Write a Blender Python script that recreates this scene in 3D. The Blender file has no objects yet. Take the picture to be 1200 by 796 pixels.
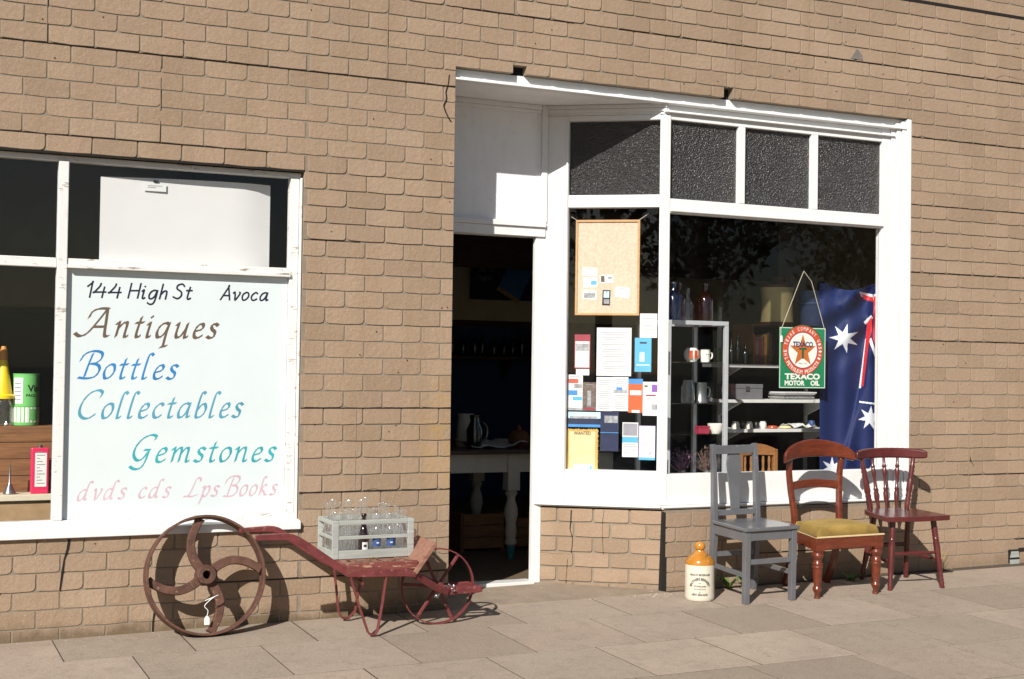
import bpy, bmesh, math, random
from mathutils import Vector, Matrix, Euler
random.seed(7)
R = math.radians
sc = bpy.context.scene
COL = sc.collection

# ------------------------------------------------------------------ survey of the place
# The camera of the photograph, solved from the wall courses, and two helpers that turn
# a measured photo point into a real position on a wall-parallel plane or on the pavement.
F = 1600.0
YAW, PITCH, ROLL = R(25.2), R(1.2), R(.8)
fw = Vector((math.sin(YAW)*math.cos(PITCH), math.cos(YAW)*math.cos(PITCH), math.sin(PITCH)))
r0 = Vector((math.cos(YAW), -math.sin(YAW), 0)); u0 = r0.cross(fw)
rt = r0*math.cos(ROLL)+u0*math.sin(ROLL); up = -r0*math.sin(ROLL)+u0*math.cos(ROLL)
CAM = Vector((0, -6.782, 1.3))
def ray(px, py): return fw + rt*((px-600)/F) - up*((py-398)/F)
def at(px, py, y=0.0):
    d = ray(px, py); return CAM + d*((y-CAM.y)/d.y)
def at_z(px, py, z):
    d = ray(px, py); return CAM + d*((z-CAM.z)/d.z)
def on_plane(px, py, p, n):
    d = ray(px, py); return CAM + d*((p-CAM).dot(n)/d.dot(n))
def gz(x, y): return .0115*(x-2.4)+.03*y+.004 if y > -3.2 else .0115*(x-2.4)-.092

# ------------------------------------------------------------------ tagging helpers
def tag(o, label=None, cat=None, group=None, kind=None):
    if label: o['label'] = label
    if cat: o['category'] = cat
    if group: o['group'] = group
    if kind: o['kind'] = kind
    return o
def thing(name, label, cat, loc, group=None, rz=0):
    o = bpy.data.objects.new(name, None); COL.objects.link(o)
    o.location = loc; o.rotation_euler = (0, 0, rz); o.empty_display_size = .05
    return tag(o, label, cat, group)
def children_of(o): return [c for c in bpy.data.objects if c.parent == o]
def copy_tree(o, parent=None):
    c = o.copy(); COL.objects.link(c); c.parent = parent
    for ch in children_of(o): copy_tree(ch, c)
    return c

# ------------------------------------------------------------------ mesh builder
class MB:
    """collects shapes; build() links them as ONE mesh object"""
    def __init__(s): s.v = []; s.f = []; s.a = []; s.tone = 0.5; s.mi = []; s.m = 0
    def add(s, vs, fs):
        b = len(s.v); s.v += [Vector(p) for p in vs]; s.a += [s.tone]*len(vs)
        s.f += [tuple(b+i for i in f) for f in fs]; s.mi += [s.m]*len(fs); return s
    def box(s, c, d, rot=None):
        c = Vector(c); x, y, z = d[0]/2, d[1]/2, d[2]/2
        vs = [Vector((i*x, j*y, k*z)) for i in (-1, 1) for j in (-1, 1) for k in (-1, 1)]
        if rot is not None: vs = [rot @ p for p in vs]
        return s.add([c+p for p in vs], [(0,1,3,2),(4,6,7,5),(0,4,5,1),(2,3,7,6),(0,2,6,4),(1,5,7,3)])
    def span(s, a, b):
        a, b = Vector(a), Vector(b); return s.box((a+b)/2, [abs(b[i]-a[i]) for i in range(3)])
    def bar(s, p, q, w, h, upv=(0, 0, 1), w2=None, h2=None):
        """straight bar from p to q: w across, h along upv"""
        p, q = Vector(p), Vector(q); d = (q-p).normalized(); upv = Vector(upv)
        if abs(d.dot(upv)) > .98: upv = Vector((0, 1, 0))
        sd = d.cross(upv).normalized(); uu = sd.cross(d)
        w2 = w2 or w; h2 = h2 or h; vs = []
        for P, ww, hh in ((p, w, h), (q, w2, h2)):
            vs += [P-sd*ww/2-uu*hh/2, P+sd*ww/2-uu*hh/2, P+sd*ww/2+uu*hh/2, P-sd*ww/2+uu*hh/2]
        return s.add(vs, [(3,2,1,0),(4,5,6,7),(0,1,5,4),(1,2,6,5),(2,3,7,6),(3,0,4,7)])
    def sweep(s, pts, w, h, side, closed=False):
        """rectangular section swept along pts; side = fixed width direction; w,h number or list"""
        pts = [Vector(p) for p in pts]; n = len(pts); side = Vector(side).normalized(); vs = []
        for i, p in enumerate(pts):
            a = pts[i-1] if (i or closed) else p; b = pts[(i+1) % n] if (i < n-1 or closed) else p
            d = (b-a).normalized(); uu = side.cross(d).normalized()
            ww = w[i] if hasattr(w, '__len__') else w; hh = h[i] if hasattr(h, '__len__') else h
            vs += [p-side*ww/2-uu*hh/2, p+side*ww/2-uu*hh/2, p+side*ww/2+uu*hh/2, p-side*ww/2+uu*hh/2]
        fs = []
        for i in range(n if closed else n-1):
            a, b = 4*i, 4*((i+1) % n)
            for k in range(4): fs.append((a+k, a+(k+1) % 4, b+(k+1) % 4, b+k))
        if not closed: fs += [(3,2,1,0), tuple(4*(n-1)+k for k in range(4))]
        return s.add(vs, fs)
    def tube(s, pts, r, n=10, closed=False):
        pts = [Vector(p) for p in pts]; m = len(pts); vs = []
        ref = Vector((0, 0, 1)); prev = None
        for i, p in enumerate(pts):
            a = pts[i-1] if (i or closed) else p; b = pts[(i+1) % m] if (i < m-1 or closed) else p
            d = (b-a).normalized()
            if prev is None:
                x = d.cross(ref if abs(d.dot(ref)) < .9 else Vector((1, 0, 0))).normalized()
            else: x = (prev-d*prev.dot(d)).normalized()
            prev = x; y = d.cross(x); rr = r[i] if hasattr(r, '__len__') else r
            vs += [p+x*math.cos(2*math.pi*k/n)*rr+y*math.sin(2*math.pi*k/n)*rr for k in range(n)]
        fs = []
        for i in range(m if closed else m-1):
            a, b = n*i, n*((i+1) % m)
            for k in range(n): fs.append((a+k, a+(k+1) % n, b+(k+1) % n, b+k))
        if not closed: fs += [tuple(range(n-1, -1, -1)), tuple(n*(m-1)+k for k in range(n))]
        return s.add(vs, fs)
    def lathe(s, prof, o, axis=(0, 0, 1), n=20, sq=None):
        """prof = [(radius, height)]"""
        o = Vector(o); ax = Vector(axis).normalized()
        x = ax.cross(Vector((0, 1, 0)) if abs(ax.y) < .9 else Vector((1, 0, 0))).normalized(); y = ax.cross(x); vs = []
        for r_, h_ in prof:
            vs += [o+ax*h_+x*math.cos(2*math.pi*k/n)*r_+y*math.sin(2*math.pi*k/n)*r_ for k in range(n)]
        fs = []
        for i in range(len(prof)-1):
            for k in range(n): fs.append((n*i+k, n*i+(k+1) % n, n*(i+1)+(k+1) % n, n*(i+1)+k))
        if prof[0][0] > 1e-4: fs.append(tuple(range(n-1, -1, -1)))
        if prof[-1][0] > 1e-4: fs.append(tuple(n*(len(prof)-1)+k for k in range(n)))
        return s.add(vs, fs)
    def prism(s, outl, depth):
        """closed outline of 3-D points extruded along vector depth"""
        o = [Vector(p) for p in outl]; d = Vector(depth); n = len(o)
        return s.add(o+[p+d for p in o], [tuple(range(n-1, -1, -1)), tuple(range(n, 2*n))]+[(k, (k+1) % n, n+(k+1) % n, n+k) for k in range(n)])
    def build(s, name, mats, parent=None, smooth=False, bevel=0, loc=None, local=False):
        me = bpy.data.meshes.new(name)
        off = Vector((0, 0, 0))
        if parent is not None and not local:
            p = parent
            while p is not None: off += p.location; p = p.parent
        elif loc is not None: off = Vector(loc)
        me.from_pydata([tuple(p-off) for p in s.v], [], s.f)
        bm = bmesh.new(); bm.from_mesh(me); bmesh.ops.recalc_face_normals(bm, faces=bm.faces); bm.to_mesh(me); bm.free()
        at_ = me.attributes.new('tone', 'FLOAT', 'POINT'); at_.data.foreach_set('value', s.a)
        for m in (mats if isinstance(mats, (list, tuple)) else [mats]): me.materials.append(m)
        me.polygons.foreach_set('material_index', s.mi)
        if smooth:
            me.polygons.foreach_set('use_smooth', [True]*len(me.polygons)); me.set_sharp_from_angle(angle=R(38))
        o = bpy.data.objects.new(name, me); COL.objects.link(o)
        if parent is not None: o.parent = parent
        elif loc is not None: o.location = loc
        if bevel:
            b = o.modifiers.new('bevel', 'BEVEL'); b.width = bevel; b.segments = 2; b.limit_method = 'ANGLE'; b.angle_limit = R(40)
        return o

def spline(pts, k=6, closed=False):
    P = [Vector(p) for p in pts]; n = len(P); out = []
    for i in range(n if closed else n-1):
        g = lambda j: P[j % n] if closed else P[min(max(j, 0), n-1)]
        p0, p1, p2, p3 = g(i-1), g(i), g(i+1), g(i+2)
        for t in range(k):
            t /= k
            out.append(.5*((2*p1)+(p2-p0)*t+(2*p0-5*p1+4*p2-p3)*t*t+(3*p1-p0-3*p2+p3)*t*t*t))
    if not closed: out.append(P[-1])
    return out
def lerp(a, b, t): return a+(b-a)*t

# ------------------------------------------------------------------ materials
def new_mat(name):
    m = bpy.data.materials.new(name); m.use_nodes = True; nt = m.node_tree
    return m, nt, nt.nodes['Principled BSDF'], nt.nodes['Material Output']
def N(nt, t, **kw):
    n = nt.nodes.new(t)
    for k, v in kw.items():
        if k.startswith('i_'): n.inputs[k[2:].replace('_', ' ')].default_value = v
        else: setattr(n, k, v)
    return n
def L(nt, a, b): nt.links.new(a, b)
def ramp(nt, src, stops, interp='LINEAR'):
    r = nt.nodes.new('ShaderNodeValToRGB'); r.color_ramp.interpolation = interp
    el = r.color_ramp.elements
    while len(el) < len(stops): el.new(.5)
    for e, (p, c) in zip(el, stops):
        e.position = p; e.color = (*c, 1) if len(c) == 3 else c
    L(nt, src, r.inputs[0]); return r.outputs[0]
def mixc(nt, fac, a, b, mode='MIX'):
    m = nt.nodes.new('ShaderNodeMix'); m.data_type = 'RGBA'; m.blend_type = mode; m.clamp_factor = True
    for sck, val in ((m.inputs[0], fac), (m.inputs[6], a), (m.inputs[7], b)):
        if isinstance(val, (int, float)): sck.default_value = val
        elif isinstance(val, (tuple, list)): sck.default_value = (*val[:3], 1)
        else: L(nt, val, sck)
    return m.outputs[2]
def noise(nt, scale, detail=4, rough=.55, vec=None, stretch=None, dist=0):
    n = N(nt, 'ShaderNodeTexNoise'); n.inputs['Scale'].default_value = scale; n.inputs['Detail'].default_value = detail
    n.inputs['Roughness'].default_value = rough; n.inputs['Distortion'].default_value = dist
    co = N(nt, 'ShaderNodeTexCoord').outputs['Object'] if vec is None else vec
    if stretch:
        mp = N(nt, 'ShaderNodeMapping'); mp.inputs['Scale'].default_value = stretch; L(nt, co, mp.inputs[0]); co = mp.outputs[0]
    L(nt, co, n.inputs['Vector']); return n.outputs['Fac']
def math_(nt, op, a, b=0.0, c=None):
    n = nt.nodes.new('ShaderNodeMath'); n.operation = op
    for i, v in enumerate((a, b) if c is None else (a, b, c)):
        if isinstance(v, (int, float)): n.inputs[i].default_value = v
        else: L(nt, v, n.inputs[i])
    return n.outputs[0]
def bump(nt, bsdf, h, strength=.3, dist=.002):
    b = N(nt, 'ShaderNodeBump'); b.inputs['Strength'].default_value = strength; b.inputs['Distance'].default_value = dist
    L(nt, h, b.inputs['Height']); L(nt, b.outputs[0], bsdf.inputs['Normal']); return b
def simple(name, col, rough=.6, var=.18, scale=14, bmp=.12, metal=0, spec=.4, stretch=None, chips=None, chip_t=.62, coat=0, bdist=.002, tone=0):
    """painted / plain surface with uneven tone, fine bumps and optional chips of another colour"""
    m, nt, p, out = new_mat(name)
    f = noise(nt, scale, 5, .6, stretch=stretch)
    c = ramp(nt, f, [(.25, [x*(1-var) for x in col]), (.75, [min(x*(1+var), 1) for x in col])])
    if tone:
        t = N(nt, 'ShaderNodeAttribute', attribute_name='tone').outputs['Fac']
        c = mixc(nt, 1.0, c, ramp(nt, t, [(0, (1-tone,)*3), (1, (1, 1, 1))]), 'MULTIPLY')
    if chips:
        g = noise(nt, scale*3.1, 6, .7, stretch=stretch)
        c = mixc(nt, ramp(nt, g, [(chip_t, (0, 0, 0)), (chip_t+.03, (1, 1, 1))]), c, chips)
    L(nt, c, p.inputs['Base Color'])
    p.inputs['Roughness'].default_value = rough; p.inputs['Metallic'].default_value = metal
    p.inputs['Specular IOR Level'].default_value = spec; p.inputs['Coat Weight'].default_value = coat; p.inputs['Coat Roughness'].default_value = .12
    if bmp: bump(nt, p, noise(nt, scale*9, 4, .6, stretch=stretch), bmp, bdist)
    return m
def wood(name, col, dark, rough=.45, axis=(1, 12, 12), scale=6, coat=0, bmp=.15, chips=None, chip_t=.66):
    m, nt, p, out = new_mat(name)
    f = noise(nt, scale, 6, .65, stretch=axis, dist=.6)
    c = ramp(nt, f, [(.3, dark), (.7, col)])
    if chips:
        g = noise(nt, scale*2.7, 6, .7, stretch=(1, 4, 4) if axis[0] == 1 else None)
        c = mixc(nt, ramp(nt, g, [(chip_t, (0, 0, 0)), (chip_t+.04, (1, 1, 1))]), c, chips)
    L(nt, c, p.inputs['Base Color']); p.inputs['Roughness'].default_value = rough
    p.inputs['Coat Weight'].default_value = coat; p.inputs['Coat Roughness'].default_value = .15
    bump(nt, p, f, bmp, .002); return m
def pane_glass(name, tint=(1, 1, 1), refl=.045, rough=0.0, dirt=0.0):
    m, nt, p, out = new_mat(name); nt.nodes.remove(p)
    lw = N(nt, 'ShaderNodeLayerWeight'); lw.inputs['Blend'].default_value = .5
    k = math_(nt, 'POWER', lw.outputs['Facing'], 5.0); k = math_(nt, 'MULTIPLY_ADD', k, .9, refl)
    tr = N(nt, 'ShaderNodeBsdfTransparent'); tr.inputs[0].default_value = (*tint, 1)
    gl = N(nt, 'ShaderNodeBsdfGlossy'); gl.inputs['Roughness'].default_value = rough; gl.inputs[0].default_value = (1, 1, 1, 1)
    mx = N(nt, 'ShaderNodeMixShader'); L(nt, k, mx.inputs[0]); L(nt, tr.outputs[0], mx.inputs[1]); L(nt, gl.outputs[0], mx.inputs[2])
    last = mx.outputs[0]
    if dirt:
        df = N(nt, 'ShaderNodeBsdfDiffuse'); df.inputs[0].default_value = (.6, .58, .55, 1)
        d = ramp(nt, noise(nt, 9, 6, .7), [(.35, (0, 0, 0)), (.85, (dirt,)*3)])
        m2 = N(nt, 'ShaderNodeMixShader'); L(nt, d, m2.inputs[0]); L(nt, last, m2.inputs[1]); L(nt, df.outputs[0], m2.inputs[2]); last = m2.outputs[0]
    L(nt, last, out.inputs[0]); return m
def bottle_glass(name, tint, body=0.12, bodycol=(.8, .85, .85)):
    m, nt, p, out = new_mat(name); nt.nodes.remove(p)
    lw = N(nt, 'ShaderNodeLayerWeight'); lw.inputs['Blend'].default_value = .5
    k = math_(nt, 'MULTIPLY_ADD', math_(nt, 'POWER', lw.outputs['Facing'], 2.2), .85, .08)
    tr = N(nt, 'ShaderNodeBsdfTransparent'); tr.inputs[0].default_value = (*tint, 1)
    df = N(nt, 'ShaderNodeBsdfTranslucent'); df.inputs[0].default_value = (*bodycol, 1)
    gl = N(nt, 'ShaderNodeBsdfGlossy'); gl.inputs['Roughness'].default_value = .11; gl.inputs[0].default_value = (.95, .97, .97, 1)
    bp = N(nt, 'ShaderNodeBump'); bp.inputs['Strength'].default_value = .5; bp.inputs['Distance'].default_value = .004; L(nt, noise(nt, 55, 3, .6), bp.inputs['Height']); L(nt, bp.outputs[0], gl.inputs['Normal'])
    m1 = N(nt, 'ShaderNodeMixShader'); m1.inputs[0].default_value = body; L(nt, tr.outputs[0], m1.inputs[1]); L(nt, df.outputs[0], m1.inputs[2])
    mx = N(nt, 'ShaderNodeMixShader'); L(nt, k, mx.inputs[0]); L(nt, m1.outputs[0], mx.inputs[1]); L(nt, gl.outputs[0], mx.inputs[2])
    L(nt, mx.outputs[0], out.inputs[0]); return m

def brick_material():
    m, nt, p, out = new_mat('brick_sheet')
    co = N(nt, 'ShaderNodeTexCoord').outputs['Object']
    base = ramp(nt, noise(nt, 1.6, 5, .6), [(.3, (.304, .219, .153)), (.7, (.352, .256, .179))])
    tone = N(nt, 'ShaderNodeAttribute', attribute_name='tone').outputs['Fac']
    c = mixc(nt, 1.0, base, ramp(nt, tone, [(0, (.83, .82, .80)), (.5, (.96, .94, .93)), (1, (1.0, 1.0, 1.0))]), 'MULTIPLY')
    grain = noise(nt, 150, 4, .75)
    c = mixc(nt, ramp(nt, grain, [(.58, (0, 0, 0)), (.70, (.7, .7, .7))]), c, (.52, .41, .29))
    c = mixc(nt, ramp(nt, grain, [(.30, (.7, .7, .7)), (.43, (0, 0, 0))]), c, (.17, .115, .07))
    # weather stains: faint streaks that run down the sheets, and rusty spots
    st = noise(nt, 1.0, 5, .65, stretch=(5, 1, .5))
    c = mixc(nt, ramp(nt, st, [(.48, (0, 0, 0)), (.75, (.5, .5, .5))]), c, (.235, .160, .098))
    rs = noise(nt, 7, 3, .5)
    c = mixc(nt, ramp(nt, rs, [(.70, (0, 0, 0)), (.80, (.55, .55, .55))]), c, (.30, .15, .06))
    # ochre algae stain beside the doorway and grime splashed up from the pavement
    sep = N(nt, 'ShaderNodeSeparateXYZ'); L(nt, co, sep.inputs[0])
    dx = math_(nt, 'MULTIPLY', math_(nt, 'SUBTRACT', sep.outputs['X'], 2.78), 6.0); dz = math_(nt, 'MULTIPLY', math_(nt, 'SUBTRACT', sep.outputs['Z'], .92), 2.4)
    d2 = math_(nt, 'ADD', math_(nt, 'MULTIPLY', dx, dx), math_(nt, 'MULTIPLY', dz, dz))
    al = math_(nt, 'MULTIPLY', math_(nt, 'SUBTRACT', 1.0, d2), ramp(nt, noise(nt, 12, 4), [(.35, (0, 0, 0)), (.65, (.6, .6, .6))]))
    c = mixc(nt, al, c, (.36, .22, .07))
    h = math_(nt, 'MULTIPLY_ADD', noise(nt, 5, 5, .7), .22, -.02)
    gl = math_(nt, 'SUBTRACT', h, math_(nt, 'SUBTRACT', sep.outputs['Z'], math_(nt, 'MULTIPLY', math_(nt, 'SUBTRACT', sep.outputs['X'], 2.4), .0115)))
    gl = math_(nt, 'MULTIPLY', gl, 14.0)
    xm = ramp(nt, math_(nt, 'DIVIDE', sep.outputs['X'], 10.0), [(.0, (.8, .8, .8)), (.27, (.75, .75, .75)), (.36, (.25, .25, .25)), (1, (.35, .35, .35))])
    c = mixc(nt, math_(nt, 'MULTIPLY', math_(nt, 'MINIMUM', math_(nt, 'MAXIMUM', gl, 0.0), 1.0), xm), c, (.115, .085, .05))
    L(nt, c, p.inputs['Base Color']); p.inputs['Roughness'].default_value = .93; p.inputs['Specular IOR Level'].default_value = .2
    hgt = math_(nt, 'ADD', grain, math_(nt, 'MULTIPLY', noise(nt, 40, 4), 2.0))
    bump(nt, p, hgt, .55, .003); return m
def slab_material():
    m, nt, p, out = new_mat('paving_stone')
    tone = N(nt, 'ShaderNodeAttribute', attribute_name='tone').outputs['Fac']
    c = ramp(nt, tone, [(0, (.280, .225, .175)), (.3, (.330, .274, .215)), (.6, (.345, .268, .215)), (1, (.390, .315, .250))])
    c = mixc(nt, ramp(nt, noise(nt, 2.2, 6, .7), [(.35, (.0,)*3), (.75, (.5,)*3)]), c, (.235, .185, .145))
    c = mixc(nt, ramp(nt, noise(nt, 11, 6, .75), [(.50, (0,)*3), (.72, (.6,)*3)]), c, (.21, .165, .128))
    sp = N(nt, 'ShaderNodeTexVoronoi'); sp.inputs['Scale'].default_value = 3.2; L(nt, N(nt, 'ShaderNodeTexCoord').outputs['Object'], sp.inputs['Vector'])
    c = mixc(nt, ramp(nt, sp.outputs['Distance'], [(.03, (.5,)*3), (.045, (0,)*3)]), c, (.12, .095, .075))
    g = noise(nt, 120, 4, .75)
    c = mixc(nt, ramp(nt, g, [(.56, (0,)*3), (.68, (.75,)*3)]), c, (.44, .38, .31))
    c = mixc(nt, ramp(nt, g, [(.32, (.75,)*3), (.45, (0,)*3)]), c, (.14, .11, .085))
    L(nt, c, p.inputs['Base Color']); p.inputs['Roughness'].default_value = .9; p.inputs['Specular IOR Level'].default_value = .25
    bump(nt, p, math_(nt, 'ADD', g, math_(nt, 'MULTIPLY', noise(nt, 22, 5, .7), 2.5)), .4, .003); return m
def white_paint(name, col=(.74, .735, .725), worn=0.0):
    m, nt, p, out = new_mat(name)
    c = ramp(nt, noise(nt, 6, 5, .65), [(.3, [x*.94 for x in col]), (.7, col)])
    c = mixc(nt, ramp(nt, noise(nt, 30, 5, .7), [(.58, (0,)*3), (.75, (.45,)*3)]), c, (.52, .50, .46))
    c = mixc(nt, ramp(nt, noise(nt, 4, 6, .7, stretch=(3, 3, .7)), [(.5, (0,)*3), (.8, (.35,)*3)]), c, (.56, .54, .50))
    if worn:
        fl = noise(nt, 22, 7, .75, stretch=(.35, 1, 1.4))
        c = mixc(nt, ramp(nt, fl, [(.655-worn, (0,)*3), (.675-worn, (1,)*3)]), c, (.36, .31, .26))
        c = mixc(nt, ramp(nt, fl, [(.72-worn, (0,)*3), (.74-worn, (1,)*3)]), c, (.16, .11, .08))
    L(nt, c, p.inputs['Base Color']); p.inputs['Roughness'].default_value = .42; p.inputs['Specular IOR Level'].default_value = .4
    bump(nt, p, math_(nt, 'ADD', noise(nt, 55, 4), noise(nt, 9, 4)), .22, .003); return m
def hammered_glass():
    m, nt, p, out = new_mat('obscured_glass')
    co = N(nt, 'ShaderNodeTexCoord').outputs['Object']
    v = N(nt, 'ShaderNodeTexVoronoi', feature='SMOOTH_F1'); v.inputs['Scale'].default_value = 98; v.inputs['Smoothness'].default_value = .35; L(nt, co, v.inputs['Vector'])
    n2 = noise(nt, 105, 2, .5)
    p.inputs['Base Color'].default_value = (.050, .048, .048, 1); p.inputs['Roughness'].default_value = .30
    p.inputs['Specular IOR Level'].default_value = 1.0
    bump(nt, p, math_(nt, 'ADD', v.outputs['Distance'], math_(nt, 'MULTIPLY', n2, .7)), 1.0, .0145)
    ts = N(nt, 'ShaderNodeBsdfTransparent'); ts.inputs[0].default_value = (.95, .95, .93, 1); mx = N(nt, 'ShaderNodeMixShader'); mx.inputs[0].default_value = .40
    L(nt, p.outputs[0], mx.inputs[1]); L(nt, ts.outputs[0], mx.inputs[2]); L(nt, mx.outputs[0], out.inputs[0]); return m
def velvet():
    m, nt, p, out = new_mat('gold_velvet')
    c = ramp(nt, noise(nt, 5, 6, .65, stretch=(1, 1.6, 1)), [(.30, (.135, .085, .018)), (.5, (.235, .148, .030)), (.75, (.36, .235, .055))])
    L(nt, c, p.inputs['Base Color']); p.inputs['Roughness'].default_value = .85
    p.inputs['Sheen Weight'].default_value = .3; p.inputs['Sheen Roughness'].default_value = .4; p.inputs['Sheen Tint'].default_value = (1, .8, .35, 1)
    bump(nt, p, math_(nt, 'ADD', noise(nt, 300, 2), math_(nt, 'MULTIPLY', noise(nt, 9, 4, .6), 3.0)), .5, .002); return m

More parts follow.
